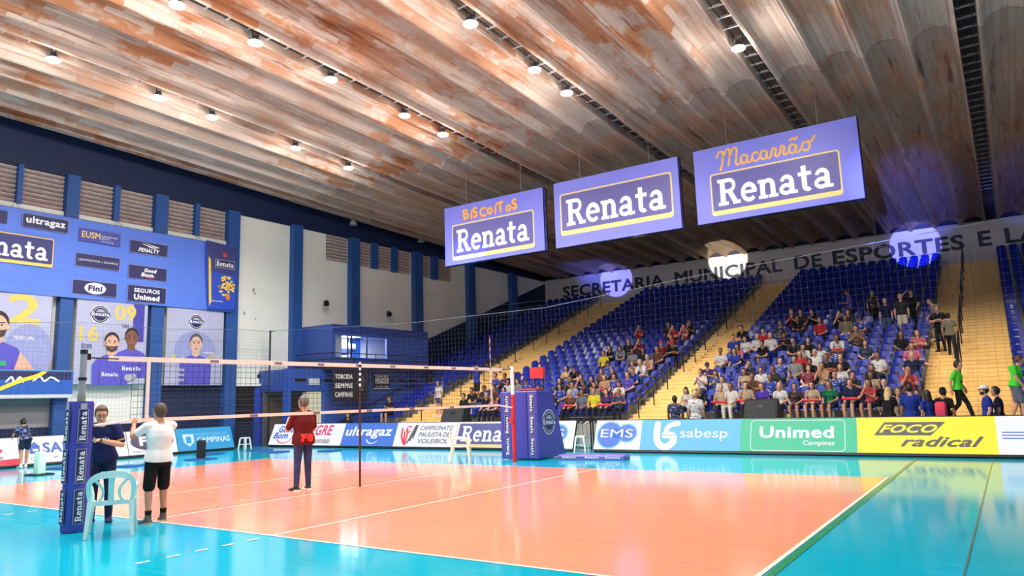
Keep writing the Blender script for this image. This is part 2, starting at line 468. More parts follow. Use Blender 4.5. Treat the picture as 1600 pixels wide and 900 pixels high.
# ------------------------------------------------------------------ concrete folded ceiling
def ceiling_mat(name, base, rust_amt, dark):
    ma, nt, b = _new(name); N = nt.nodes; L = nt.links
    tc = N.new('ShaderNodeTexCoord')
    sx = N.new('ShaderNodeSeparateXYZ'); L.new(tc.outputs['Object'], sx.inputs[0])
    cb = N.new('ShaderNodeCombineXYZ')                      # boards run along Y
    L.new(sx.outputs['Y'], cb.inputs[0]); L.new(sx.outputs['X'], cb.inputs[1])
    br = N.new('ShaderNodeTexBrick'); br.inputs['Scale'].default_value = 1.0
    br.inputs['Brick Width'].default_value = 2.6; br.inputs['Row Height'].default_value = 0.163; br.inputs['Mortar Size'].default_value = 0.006
    br.inputs['Color1'].default_value = (.76, .76, .76, 1); br.inputs['Color2'].default_value = (1.06, 1.06, 1.06, 1); br.inputs['Mortar'].default_value = (.55, .55, .55, 1)
    br.offset = 0.37; br.inputs['Mortar Smooth'].default_value = .4
    L.new(cb.outputs[0], br.inputs['Vector'])
    def noi(sc, sy, det, seed):
        mp = N.new('ShaderNodeMapping'); mp.inputs['Scale'].default_value = (sc, sy, sc); mp.inputs['Location'].default_value = (seed, seed * .7, 0)
        L.new(tc.outputs['Object'], mp.inputs[0])
        n = N.new('ShaderNodeTexNoise'); n.inputs['Scale'].default_value = 1.0; n.inputs['Detail'].default_value = det; n.inputs['Roughness'].default_value = .65
        L.new(mp.outputs[0], n.inputs['Vector']); return n.outputs['Fac']
    n1 = noi(1.1, .55, 7, 3.0); n2 = noi(.16, .14, 2, 9.0); n3 = noi(4.0, .32, 6, 1.0); n4 = noi(.5, .3, 4, 5.0)
    def rng(f, a, bb, c, d):
        r = N.new('ShaderNodeMapRange'); r.inputs[1].default_value = a; r.inputs[2].default_value = bb; r.inputs[3].default_value = c; r.inputs[4].default_value = d
        L.new(f, r.inputs[0]); return r.outputs[0]
    def mth(op, a, bb):
        r = N.new('ShaderNodeMath'); r.operation = op
        for i, q in enumerate((a, bb)):
            if isinstance(q, float): r.inputs[i].default_value = q
            else: L.new(q, r.inputs[i])
        return r.outputs[0]
    def mix(f, a, bb, bt='MIX'):
        r = N.new('ShaderNodeMix'); r.data_type = 'RGBA'; r.blend_type = bt
        if isinstance(f, float): r.inputs[0].default_value = f
        else: L.new(f, r.inputs[0])
        for i, q in ((6, a), (7, bb)):
            if isinstance(q, tuple): r.inputs[i].default_value = (*q, 1)
            else: L.new(q, r.inputs[i])
        return r.outputs[2]
    rb = N.new('ShaderNodeTexBrick'); rb.inputs['Scale'].default_value = 1.0; rb.inputs['Brick Width'].default_value = 1.3; rb.inputs['Row Height'].default_value = .163
    rb.inputs['Mortar Size'].default_value = 0; rb.inputs['Color1'].default_value = (0, 0, 0, 1); rb.inputs['Color2'].default_value = (1, 1, 1, 1); rb.offset = .31
    L.new(cb.outputs[0], rb.inputs['Vector'])
    n1 = mth('ADD', n1, mth('MULTIPLY', mth('SUBTRACT', rb.outputs['Color'], 0.5), 0.16))
    rust = mth('MULTIPLY', rng(n1, .47, .56, 0., 1.), rng(n2, .36, .58, .2, 1.))
    rust = mth('MULTIPLY', rust, rust_amt)
    streak = mth('MULTIPLY', rng(n3, .53, .63, 0., 1.), rng(n2, .38, .58, .25, .95))
    col = mix(1.0, base, br.outputs['Color'], 'MULTIPLY')
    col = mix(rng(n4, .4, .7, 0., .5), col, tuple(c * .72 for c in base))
    col = mix(rust, col, S(186, 122, 78))
    col = mix(mth('MULTIPLY', streak, rust_amt), col, S(146, 84, 52))
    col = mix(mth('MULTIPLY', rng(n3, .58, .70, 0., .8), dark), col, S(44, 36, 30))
    L.new(col, b.inputs['Base Color'])
    b.inputs['Roughness'].default_value = .82; b.inputs['Specular IOR Level'].default_value = .25
    bp = N.new('ShaderNodeBump'); bp.inputs['Strength'].default_value = .25; bp.inputs['Distance'].default_value = .03
    L.new(br.outputs['Fac'], bp.inputs['Height']); bp.invert = True; L.new(bp.outputs[0], b.inputs['Normal'])
    return ma
def zc(y):       # crown height along the span
    K = [(-16, 11.9), (3, 11.78), (9, 11.6), (15, 11.38), (22, 11.15), (30, 10.9), (39.6, 10.55)]
    for (a, za), (b, zb) in zip(K, K[1:]):
        if y <= b: return za + (zb - za) * (y - a) / (b - a)
    return K[-1][1]
UNIT = 5.22; TRK = [0.70 + UNIT * n for n in range(-4, 5)]        # light slots between the beams
GAP = .24; PITCH = (UNIT - 2 * GAP) / 4
def section():
    """x, drop below the crown: four vaulted troughs per bay, slots left open"""
    pts = []
    for t in TRK[:-1]:
        bay = []
        for k in range(4):
            x0 = t + GAP + k * PITCH
            for fx, d in ((0, .31), (.045, .34), (.09, .31), (.17, .16), (.28, .06), (.42, .01), (.6, .0), (.76, .06), (.88, .16), (.955, .31)):
                bay.append((x0 + fx * PITCH, d))
        bay.append((t + GAP + 4 * PITCH, .34))
        pts.append(bay)
    return pts
SECT = section()
def build_ceiling(y0, y1, dz, name, ma):
    mb = MB(); n = 14
    ys = [y0 + (y1 - y0) * k / n for k in range(n + 1)]
    for bay in SECT:
        for side in range(1):
            rings = []
            for y in ys:
                r = []
                for x, d in bay:
                    lift = .4 * max(0.0, min(1.0, (-15.2 - x) / 1.5))
                    r.append((x, y, zc(y) - d + dz + lift))
                # turned-up edges of the slot and a solid back
                r = [(bay[0][0], y, zc(y) + .75)] + r + [(bay[-1][0], y, zc(y) + .75)]
                rings.append(r)
            mb.loft(rings, 0, True)
    return mb
ce = struct('ceiling', build_ceiling(-16, 15.75, 0, 'ceiling', None), ceiling_mat('rust_stained_board_concrete', S(214, 192, 176), .9, 0.25), 'folded board-marked concrete ceiling with rust stains', 'ceiling')
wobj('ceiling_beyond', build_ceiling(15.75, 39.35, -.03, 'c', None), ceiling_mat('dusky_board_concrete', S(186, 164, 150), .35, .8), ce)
mb = MB()
for t in TRK: mb.span((t - GAP - .05, -16, 12.25), (t + GAP + .05, 39.3, 12.3))
wobj('slot_roofing', mb, mat('dark_slot_roofing', S(60, 62, 66), .7), ce)
# ladder trays hung in the slots
for t in TRK[2:-1]:
    th = thing('cable_tray', 'long dark ladder cable tray in the ceiling slot %s' % {0: 'above the net', 1: 'right of the hanging banners', 2: 'at the far right of the picture', 3: 'beyond the right edge', -1: 'left of the net', -2: 'nearest the end wall with the louvres', -3: 'past the end wall'}.get(round((t - .7) / UNIT), 'far out'), 'cable tray', (t, 12, 11.3), 0, 'ceiling cable trays')
    mb = MB()
    ys = [-10 + 2.0 * k for k in range(23)]
    for sx in (-.13, .13): mb.tube([(t + sx, y, zc(y) - .12) for y in ys], .022, 5)
    y = -10
    while y < 34:
        mb.box((t, y, zc(y) - .12), (.46, .05, .05), 1); y += .62
    wobj('ladder', mb, [M['dark_steel'], M['steel']], th)
# ------------------------------------------------------------------ floodlights in the slots
ORD = ['first', 'second', 'third', 'fourth', 'fifth', 'sixth', 'seventh', 'eighth', 'ninth', 'tenth', 'eleventh', 'twelfth', 'thirteenth', 'fourteenth', 'fifteenth',
       'sixteenth', 'seventeenth', 'eighteenth', 'nineteenth', 'twentieth', 'twenty-first', 'twenty-second', 'twenty-third', 'twenty-fourth', 'twenty-fifth', 'twenty-sixth']
M['lens'] = glow('floodlight_lens', (1, .98, .94), 26.0)
M['lamp_body'] = mat('floodlight_housing', S(70, 72, 76), .45, metal=.4)
def flood():
    t = thing('ceiling_floodlight', '', 'ceiling light')
    mb = MB(); mb.loft([[(.17 * math.cos(k * PI / 8), .17 * math.sin(k * PI / 8), z) for k in range(16)] for z in (0, .05)] + [[(r * math.cos(k * PI / 8), r * math.sin(k * PI / 8), z) for k in range(16)] for r, z in ((.1, .1), (.07, .2))])
    obj('housing', mb, M['lamp_body'], t, .6)
    mb = MB(); mb.ball((0, 0, -.005), (.19, .19, .06), 16, 8); obj('lens', mb, M['lens'], t, 3)
    mb = MB(); mb.tube([(-.13, 0, .12), (-.13, 0, .44), (.13, 0, .44), (.13, 0, .12)], .012, 6); obj('bracket', mb, M['dark_steel'], t)
    return t
proto = flood(); note_kids(proto)
SLOT = {1: 'right of the hanging banners', 0: 'above the net', -1: 'left of the net', -2: 'nearest the end wall', 2: 'at the far right'}
ROWS = {0: [-7.6, -5, -2.4, .2, 2.8, 5.2, 7.61, 10.64, 12.49], 1: [-6, -3, 0, 3, 6, 9.4, 12.85], -1: [-7.6, -5, -2.4, .2, 2.8, 5.02, 7.64, 10.81, 12.78],
        -2: [-5, -2.4, .1, 2.34, 5.35, 7.19, 10.61, 13.21]}
first = True
for n, ys in ROWS.items():
    for k, y in enumerate(reversed(ys)):
        o = proto if first else copy_tree(proto)
        first = False
        x = .70 + UNIT * n - .02; z = zc(y) - .50
        o.location = (x, y, z)
        o['label'] = 'glowing round floodlight in the ceiling slot %s, %s from the stand' % (SLOT[n], ORD[k]); o['group'] = 'ceiling floodlights'
        for kind, e in (('SPOT', LAMP_W), ('POINT', GLOW_W)):
            ld = bpy.data.lights.new('floodlight_lamp', kind); ld.energy = e; ld.shadow_soft_size = .14; ld.color = LAMP_COL
            if kind == 'SPOT': ld.spot_size = math.radians(152); ld.spot_blend = .55
            lo = bpy.data.objects.new('floodlight_lamp', ld); COL.objects.link(lo); lo.location = (0, 0, -.16 if kind == 'SPOT' else -.22); lo.parent = o
# two bell-shaped pendant lamps by the end wall
for y, zt, lab in ((19.3, 11.5, 'nearer of two unlit bell lamps hanging by the end wall'), (24.5, 11.45, 'farther of two unlit bell lamps hanging by the end wall')):
    t = thing('pendant_lamp', lab, 'pendant lamp', (XW + .8, y, zt - .75), 0, 'bell pendant lamps')
    mb = MB(); mb.loft([[(r * math.cos(k * PI / 8), r * math.sin(k * PI / 8), z) for k in range(16)] for r, z in ((.21, 0), (.19, .04), (.13, .18), (.10, .28), (.08, .34))]); obj('shade', mb, mat('pale_lamp_shade', S(170, 172, 176), .4), t, .7)
    mb = MB(); mb.tube([(0, 0, .34), (0, 0, .36), (0, 0, .46)], .06, 10); obj('neck', mb, M['dark_steel'], t)
    mb = MB(); mb.tube([(0, 0, .46), (0, 0, 1.1)], .012, 6); obj('cable', mb, M['dark_steel'], t)
# fill spots added to brighten the stand, not actual fixtures
for x, y in ((-9.6, 24), (-2.2, 23), (4.8, 23), (11.5, 23)):
    ld = bpy.data.lights.new('stand_fill_light', 'SPOT'); ld.spot_size = math.radians(78); ld.spot_blend = 1.0; ld.shadow_soft_size = .25; ld.energy = STAND_W; ld.color = (1, .93, .84)
    lo = bpy.data.objects.new('stand_fill_light', ld); COL.objects.link(lo); lo.location = (x, 17.9, 10.7)
    lo.rotation_euler = Vector((0, 5.4, -8.4)).to_track_quat('-Z', 'Y').to_euler()
# moving heads thrown across the hall onto the back wall
for px, pz, tx, tz, rad, c, e, dx in ((0.5, 3.2, -10.86, 9.68, 1.22, (.22, .24, 1.0), 1.0, 0), (6.0, 3.2, -2.98, 10.06, 1.26, (1.0, .93, .72), 1.0, 0), (10.5, 3.2, 7.5, 9.44, 1.3, (.22, .24, 1.0), 1.0, 0)):
    ld = bpy.data.lights.new('moving_head_lamp', 'SPOT'); ld.color = c; ld.energy = SPOT_W * e; ld.shadow_soft_size = .04
    src = Vector((px, -14, 1.5)); tgt = Vector((tx, YB, tz)); d = tgt - src
    ld.spot_size = 2 * math.atan(rad / d.length); ld.spot_blend = .08
    lo = bpy.data.objects.new('moving_head_lamp', ld); COL.objects.link(lo); lo.location = src; lo.rotation_euler = d.to_track_quat('-Z', 'Y').to_euler()
# blue wash of the same moving heads grazing the ceiling folds near the back wall
for px, tx, ty, tz, rad, e in ((10.5, 8.2, 33, 10.75, 2.4, .6), (.5, -11.5, 36, 10.6, 2.2, .5), (10.5, 12.6, 34, 10.7, 2.0, .2)):
    ld = bpy.data.lights.new('moving_head_wash', 'SPOT'); ld.color = (.12, .16, 1.0); ld.energy = SPOT_W * e; ld.shadow_soft_size = .06
    src = Vector((px, -14, 1.5)); d = Vector((tx, ty, tz)) - src
    ld.spot_size = 2 * math.atan(rad / d.length); ld.spot_blend = 1.0
    lo = bpy.data.objects.new('moving_head_wash', ld); COL.objects.link(lo); lo.location = src; lo.rotation_euler = d.to_track_quat('-Z', 'Y').to_euler()
# ------------------------------------------------------------------ the stand: concrete rows, yellow stairs
NR = 26; RD, RH = .8, .294
YF = lambda i: 18.35 + RD * i
ZF = lambda i: .65 + RH * i
conc = M['concrete']
def step_profile(i0, i1, yfront, zbase):
    P = [(yfront, zbase), (yfront, ZF(i0))]
    for i in range(i0 + 1, i1 + 1): P += [(YF(i), ZF(i - 1)), (YF(i), ZF(i))]
    P += [(YB, ZF(i1)), (YB, zbase)]
    return P
def strip(mb, P, x0, x1):
    n = len(P) - 1
    for k in range(n - 1): mb.quad((x0, *P[k]), (x1, *P[k]), (x1, *P[k + 1]), (x0, *P[k + 1]))
    for x in (x0, x1): mb.add([(x, *p) for p in P], [tuple(range(len(P)))])
mb = MB(); strip(mb, step_profile(0, 25, 16.9, 0), -13.9, 20)
strip(mb, step_profile(7, 25, YF(7), 0), XW, -13.9)
st = struct('floor_stand', mb, conc, 'stepped grey concrete tiers of the spectator stand', 'stand')
ym, nt, b = _new('yellow_painted_stairs'); N = nt.nodes; L = nt.links
tc = N.new('ShaderNodeTexCoord'); sp = N.new('ShaderNodeSeparateXYZ'); cb = N.new('ShaderNodeCombineXYZ'); L.new(tc.outputs['Object'], sp.inputs[0])
ad = N.new('ShaderNodeMath'); ad.operation = 'ADD'; L.new(sp.outputs['Y'], ad.inputs[0]); L.new(sp.outputs['Z'], ad.inputs[1])
L.new(sp.outputs['X'], cb.inputs[0]); L.new(ad.outputs[0], cb.inputs[1])
br = N.new('ShaderNodeTexBrick'); br.inputs['Scale'].default_value = 1; br.inputs['Brick Width'].default_value = .55; br.inputs['Row Height'].default_value = .137
br.inputs['Mortar Size'].default_value = .006; br.inputs['Color1'].default_value = (*S(255, 216, 138), 1); br.inputs['Color2'].default_value = (*S(246, 204, 124), 1); br.inputs['Mortar'].default_value = (*S(170, 124, 62), 1)
br.inputs['Bias'].default_value = -.2
L.new(cb.outputs[0], br.inputs['Vector']); L.new(br.outputs['Color'], b.inputs['Base Color']); b.inputs['Roughness'].default_value = .6
AIS = [(-12.2, -8.74), (-.8, 1.33), (8.7, 11.17)]
for x0, x1 in AIS:
    mb = MB(); P = [(16.88, 0), (16.88, ZF(0) + .01), (17.9, ZF(0) + .01)]
    P = [(16.86, .0), (16.86, .22), (17.2, .22), (17.2, .44), (17.54, .44), (17.54, ZF(0) + .012)]
    P = [(16.88, 0.0), (16.88, ZF(0) + .012)]
    for i in range(1, NR):
        P += [(YF(i) - RD / 2, ZF(i - 1) + .012), (YF(i) - RD / 2, ZF(i - 1) + RH / 2 + .012), (YF(i) - .005, ZF(i - 1) + RH / 2 + .012), (YF(i) - .005, ZF(i) + .012)]
    P += [(YB - .01, ZF(25) + .012), (YB - .01, ZF(25))]
    strip(mb, P, x0, x1)
    wobj('yellow_stairs', mb, ym, st)
# ------------------------------------------------------------------ handrails
def rail(name_lab, x, i0, i1, double):
    t = thing('handrail', name_lab, 'handrail', (x, YF(i0), ZF(i0)), 0, 'stair handrails')
    y0, y1 = YF(i0) + .3, YF(i1) + .3
    z = lambda y: ZF(0) + (y - YF(0)) * RH / RD
    mb = MB()
    mb.tube([(x, y0, z(y0) + .62), (x, y0 - .08, z(y0) + .9), (x, y1, z(y1) + .98), (x, y1 + .05, z(y1) + .72)] if double else [(x, y0, z(y0) + .92), (x, y1, z(y1) + .95)], .028, 6)
    if double: mb.tube([(x, y0, z(y0) + .62), (x, y1 + .05, z(y1) + .72)], .022, 6)
    wobj('rail', mb, M['dark_steel'], t)
    n = 3 if i1 - i0 > 2 else 2
    for k in range(n):
        y = y0 + .15 + (y1 - y0 - .3) * k / (n - 1)
        mb = MB(); mb.tube([(x, y, z(y) - .2), (x, y, z(y) + .66 if double else z(y) + .93)], .024, 6); wobj('post', mb, M['dark_steel'], t)
SEG = [(0, 4), (6, 10), (12, 16), (18, 23)]
WH = ['lowest', 'second lowest', 'second highest', 'highest']
for k, (a, b_) in enumerate(SEG):
    rail('black stair handrail on the middle yellow stairs, %s of four' % WH[k], -.4, a, b_, True)
    rail('black stair handrail on the left yellow stairs, %s of four' % WH[k], -11.0, a, b_, True)
    rail('black stair handrail up the middle of the right yellow stairs, %s of four' % WH[k], 9.72, a + 2, min(25, b_ + 2), True)

# ------------------------------------------------------------------ seats
M['seat'] = mat('blue_moulded_plastic', S(12, 36, 150), .27, .05, 5, spec=.4)
def seat_mesh(nx, prof, hole=()):
    """moulded shell: pan, curved back, hand hole ridge; sits on the step at the origin, faces -Y"""
    mb = MB(); top = []; n = len(prof)
    for j, (y, z, w, dip) in enumerate(prof):
        for i in range(nx):
            t = -1 + 2 * i / (nx - 1)
            top.append((t * w / 2, y - (.03 * t * t if j > n // 2 else 0), z + dip * (t * t - .5)))
    low = []
    for j, (y, z, w, dip) in enumerate(prof):
        a = prof[max(0, j - 1)]; b_ = prof[min(n - 1, j + 1)]; dy, dz = b_[0] - a[0], b_[1] - a[1]; l = math.hypot(dy, dz)
        for i in range(nx):
            p = top[j * nx + i]; low.append((p[0], p[1] + dz / l * .03, p[2] - dy / l * .03))
    F = []
    K = n * nx
    for j in range(n - 1):
        for i in range(nx - 1):
            a = j * nx + i
            if (j, i) in hole: continue
            F.append((a, a + 1, a + nx + 1, a + nx)); F.append((K + a, K + a + nx, K + a + nx + 1, K + a + 1))
    for i in range(nx - 1):
        F.append((i, K + i, K + i + 1, i + 1)); a = (n - 1) * nx + i; F.append((a, a + 1, K + a + 1, K + a))
    for j in range(n - 1):
        a = j * nx; F.append((a, a + nx, K + a + nx, K + a)); a = j * nx + nx - 1; F.append((a, K + a, K + a + nx, a + nx))
    mb.add(top + low, F)
    return mb
PROF = [(.14, .36, .36, 0), (.15, .40, .38, .01), (.19, .425, .40, .02), (.36, .405, .41, .03), (.48, .41, .40, .03), (.535, .45, .40, .02), (.57, .54, .40, 0), (.585, .62, .40, 0), (.615, .77, .37, -.02), (.625, .81, .30, -.03), (.64, .82, .24, -.03)]
PROF_LOW = [PROF[k] for k in (0, 2, 4, 6, 8, 10)]
sm = seat_mesh(7, PROF, ((5, 2), (5, 3), (6, 2), (6, 3))); seat_me = mesh_from('shell', sm, M['seat'], .9)
mb = MB(); mb.box((0, .34, .2), (.06, .3, .4)); mb.box((0, .34, .01), (.2, .3, .02)); ped_me = mesh_from('bracket', mb, M['concrete'])
BL = {'left': [-14.0 + .53 * j for j in range(3)], 'C': [-8.5 + .53 * j for j in range(15)], 'R': [1.56 + .53 * j for j in range(14)], 'F': [11.4 + .53 * j for j in range(6)]}
BLN = {'L': 'left block', 'C': 'middle block', 'R': 'right block', 'F': 'far block'}
SEATS = []
for i in range(NR):
    for b_ in 'LCRF':
        xs = BL.get(b_)
        if b_ == 'L': xs = [-12.45 - .53 * j for j in range(3 if i < 7 else 8)]
        if b_ == 'F' and i < 2: pass
        for j, x in enumerate(xs): SEATS.append((b_, i, j, x))
# ------------------------------------------------------------------ volleyball net, posts
M['tape'] = mat('net_tape_canvas', S(246, 226, 214), .7, .03)
M['string'] = mat('net_string', S(34, 34, 40), .8)
M['cord'] = mat('pale_net_cord', S(110, 116, 130), .8)
M['pad'] = mat('violet_pad_vinyl', S(66, 66, 160), .38, .05, 3)
M['patch'] = mat('navy_patch', S(38, 38, 92), .5)
M['silver'] = mat('silver_print', S(176, 172, 176), .5)
net = thing('volleyball_net', 'volleyball net with pale tapes strung across the middle of the orange court', 'net', (0, 4.5, 0))
ZT = 2.46; ZBt = 1.5
mb = MB(); mb.box((0, 4.45, ZT - .035), (.012, 10.2, .075)); tape_t = wobj('top_tape', mb, M['tape'], net)
mb = MB(); mb.box((0, 4.5, ZBt), (.012, 9.6, .055)); mb.tube([(0, 9.3, ZBt), (0, 9.97, 1.42)], .02, 5); mb.tube([(0, -.3, ZBt), (0, -.97, 1.43)], .02, 5); tape_b = wobj('bottom_tape', mb, M['tape'], net)
for y in (-.03, 9.03):
    mb = MB(); mb.box((0, y, (ZT + ZBt) / 2), (.016, .055, ZT - ZBt)); wobj('side_tape', mb, M['tape'], net)
mb = MB()
for k in range(97):
    y = -.28 + k * .1
    mb.tube([(0, y, ZBt), (0, y, ZT - .05)], .0034, 4, cap=False)
for k in range(1, 10):
    z = ZBt + k * .093
    mb.tube([(0, -.28, z), (0, 9.32, z)], .0034, 4, cap=False)
o = wobj('mesh', mb, M['string'], net)
for y, z in [(q, ZT - .035) for q in (1.1, 2.4, 3.4, 4.4, 5.4, 6.5, 7.5, 8.4)] + [(q, ZBt) for q in (1.9, 3.3, 4.7, 6.0, 7.4)]:
    mb = MB(); mb.box((.009, y, z), (.004, .16, .042)); wobj('tape_tag', mb, mat('grey_tag_print', S(120, 112, 130), .6), tape_t if z > 2 else tape_b)
mb = MB(); mb.tube([(0, -.5, ZT - .04), (0, -1.0, 2.43)], .012, 5); mb.tube([(0, 9.5, ZT - .04), (0, 10.0, 2.45)], .012, 5); wobj('cable', mb, M['dark_steel'], net)
for y, lab in ((9.0, 'thin antenna standing up from the far end of the net'),):
    t = thing('net_antenna', lab, 'antenna', (.012, y, ZBt))
    for k in range(18):
        mb = MB(); mb.tube([(0, 0, k * .1), (0, 0, k * .1 + .1)], .008, 6); obj('band', mb, mat('antenna_red', S(190, 70, 80), .4) if k % 2 else mat('antenna_white', S(232, 226, 226), .4), t)
# measuring rod the officials hold against the net
t = thing('measuring_rod', 'dark brown measuring rod standing upright on the centre line against the net', 'measuring rod', (.02, 4.42, 0))
mb = MB(); mb.tube([(0, 0, 0.003), (0, 0, 2.0)], .022, 8); obj('stick', mb, mat('dark_brown_rod', S(74, 40, 36), .5), t, 1)
for k in range(9):
    mb = MB(); mb.tube([(0, 0, 2.0 + k * .055), (0, 0, 2.055 + k * .055)], .022, 8); obj('scale_band', mb, M['black'] if k % 2 else M['white'], t, 1)
# near post, padded
t = thing('net_post', 'grey steel net post rising out of the violet pad near us', 'net post', (0, -1, 0))
mb = MB(); mb.tube([(0, 0, 0), (0, 0, 1.9)], .055, 16); mb.tube([(0, 0, 1.9), (0, 0, 2.5)], .045, 16); obj('tube', mb, M['steel'], t, 1)
mb = MB(); mb.tube([(0, 0, 2.48), (0, 0, 2.54)], .05, 14); mb.box((0, .06, 2.44), (.05, .06, .09)); obj('cap', mb, M['dark_steel'], t, .6)
mb = MB(); mb.tube([(0, 0, 2.1), (0, 0, 2.14)], .056, 14); obj('collar', mb, M['dark_steel'], t, .6)
t = thing('net_post', 'white and red net post in front of the violet referee stand', 'net post', (0, 10, 0))
mb = MB(); mb.tube([(0, 0, 1.75), (0, 0, 2.52)], .05, 14); obj('upper_tube', mb, mat('white_post_paint', S(232, 226, 226), .4), t, 1)
mb = MB(); mb.tube([(0, 0, 0), (0, 0, 1.76)], .055, 14); obj('lower_tube', mb, mat('red_post_paint', S(206, 44, 44), .4), t, 1)
mb = MB(); mb.box((0, -.06, 1.1), (.1, .08, .16)); mb.tube([(0, -.1, 1.12), (.12, -.14, 1.12)], .014, 6); obj('winch', mb, mat('red_post_paint', (1, 0, 0)), t)
def sgn_vertical(sg, x, y, w, h, z=1, down=False):
    """plate reading along the post"""
    sg.put('patch_border', P2(rc(x, y, x + w, y + h)), M['silver'], z)
    sg.put('patch', P2(rc(x + .008, y + .008, x + w - .008, y + h - .008)), M['patch'], z + 1)
    V, F = fit(RENATA, 0, 0, h * .86, w * .62)
    if down: V = [(x + w * .2 + b, y + h * .93 - a) for a, b in V]
    else: V = [(x + w * .82 - b, y + h * .07 + a) for a, b in V]
    sg.put('lettering', (V, F), M['white'], z + 2)
pd = thing('post_pad', 'tall violet sponsor pad wrapped around the near net post', 'post pad', (0, -1, 0))
# ribbed pad: three flat faces towards the court corner, ribs between
def ribbed(r, n=48):
    out = []
    for k in range(n):
        a = 2 * PI * k / n
        lobe = abs(math.cos(a * 4 + .35))
        rr = r * (.90 + .12 * lobe ** .45)
        out.append((rr * math.cos(a), rr * math.sin(a)))
    return out
R0 = ribbed(.17)
mb = MB(); mb.loft([[(x * s, y * s, z) for x, y in R0] for s, z in ((.95, .01), (1, .04), (1, .9), (.99, 1.76), (.93, 1.8))]); mb.loft([[(x * s, y * s, 1.8) for x, y in R0] for s in (.93, .35)], cap=False)
pdc = obj('cover', mb, M['pad'], pd, .8)
for a in (-89, -12, 65, 142):
    a = math.radians(a); nrm = Vector((math.cos(a), math.sin(a), 0)); u = Vector((-math.sin(a), math.cos(a), 0))
    base = Vector((0, -1, 0)) + nrm * .174
    sg = Sign(base - u * .072, u, (0, 0, 1), .003)
    for k in range(3): sgn_vertical(sg, .008, .12 + k * .55, .128, .47)
    sg.put('badge', P2(rc(.03, 1.68, .11, 1.77)), M['silver'], 1)
    sg.done(pdc)
# far referee stand, padded trapezoid
rs = thing('referee_stand_pad', 'big violet sloped pad around the referee stand behind the far net post', 'referee stand', (-.2, 11.3, 0))
Pf = [(-.85, 10.62), (.36, 10.62)]
mb = MB()
def ringz(z, y1, ins=0): return [(-.85 + ins, 10.62 + ins, z), (.36 - ins, 10.62 + ins, z), (.36 - ins, y1 - ins, z), (-.85 + ins, y1 - ins, z)]
mb.loft([ringz(.03, 12.05, .02), ringz(.06, 12.05), ringz(1.0, 11.75), ringz(1.83, 11.42), ringz(1.86, 11.38, .03)])
rsc = wobj('cover', mb, M['pad'], rs)
mb = MB(); mb.span((-.42, 10.6, .05), (-.40, 10.625, 1.8)); mb.span((.02, 10.6, .05), (.03, 10.625, 1.8)); wobj('seam', mb, M['patch'], rs)
sg = Sign((-.85, 10.62, 0), (1, 0, 0), (0, 0, 1), .003)
for k in range(3):
    sgn_vertical(sg, .13, .1 + k * .58, .15, .52)
    sgn_vertical(sg, .96, .1 + k * .58, .15, .52, down=True)
sg.done(rsc)
def badge(sg, cx, cy, r, z=1):
    sg.put('badge_ring', P2(disc(cx, cy, r)), M['white'], z); sg.put('badge', P2(disc(cx, cy, r * .92)), M['patch'], z + 1)
    sg.put('badge_ring', P2(disc(cx, cy, r * .8)), M['silver'], z + 2); sg.put('badge', P2(disc(cx, cy, r * .70)), M['patch'], z + 3)
    sg.put('badge_dome', P2([(cx + r * .5 * math.cos(a * PI / 10), cy + r * .1 + r * .45 * math.sin(a * PI / 10)) for a in range(11)]), M['silver'], z + 4)
    sg.put('badge_band', P2(rc(cx - r * 1.02, cy - r * .25, cx + r * 1.02, cy + r * .22)), M['navy'], z + 5)
    sg.put('lettering', fit(RENATA, cx - r * .95, cy - r * .2, r * 1.9, r * .4), M['white'], z + 6)
sg = Sign((.36, 10.62, 0), (0, 1, 0), (0, 0, 1), .003); badge(sg, .58, 1.0, .34); sg.done(rsc)
t = thing('seat_cushion', 'small red cushion on top of the violet referee stand', 'cushion', (-.1, 11.05, 1.86))
mb = MB(); mb.loft([[(x, y, z) for x, y in rrect(-.3 + i, -.18 + i, .6 - 2 * i, .36 - 2 * i, .06)] for i, z in ((.02, 0), (0, .02), (0, .04), (.03, .06))]); obj('cover', mb, mat('red_vinyl', S(190, 38, 48), .5), t, .8)
t = thing('chair_back_pad', 'bright red box pad fixed above the referee stand', 'headrest', (.05, 11.2, 1.86))
mb = MB(); mb.box((0, 0, .5), (.42, .12, .3)); obj('cushion', mb, mat('bright_red_vinyl', S(236, 50, 44), .45), t)
mb = MB(); mb.tube([(.17, .03, 0), (.17, .03, .45)], .02, 6); mb.tube([(-.12, .03, 0), (-.12, .03, .42)], .02, 6); obj('stem', mb, M['dark_steel'], t)
# folded pad lying on the floor
t = thing('folded_pad', 'violet folded post pad lying on the floor beside the referee stand', 'folded pad', (1.65, 11.3, 0), .12)
mb = MB(); mb.loft([[(x, y, z) for x, y in rrect(-.95 + i, -.24 + i, 1.9 - 2 * i, .48 - 2 * i, .05)] for i, z in ((.01, .003), (0, .02), (0, .11), (.02, .13))]); obj('cover', mb, mat('lilac_pad_vinyl', S(126, 112, 196), .4), t, .8)
mb = MB(); mb.box((0, -.242, .066), (1.9, .006, .012)); obj('fold', mb, M['patch'], t)
for x in (-.6, .05, .62):
    V, F = fit(RENATA, x - .2, .04, .4, .06); mb = MB(); mb.add([(a, -.246, b) for a, b in V], F); obj('lettering', mb, M['white'], t)

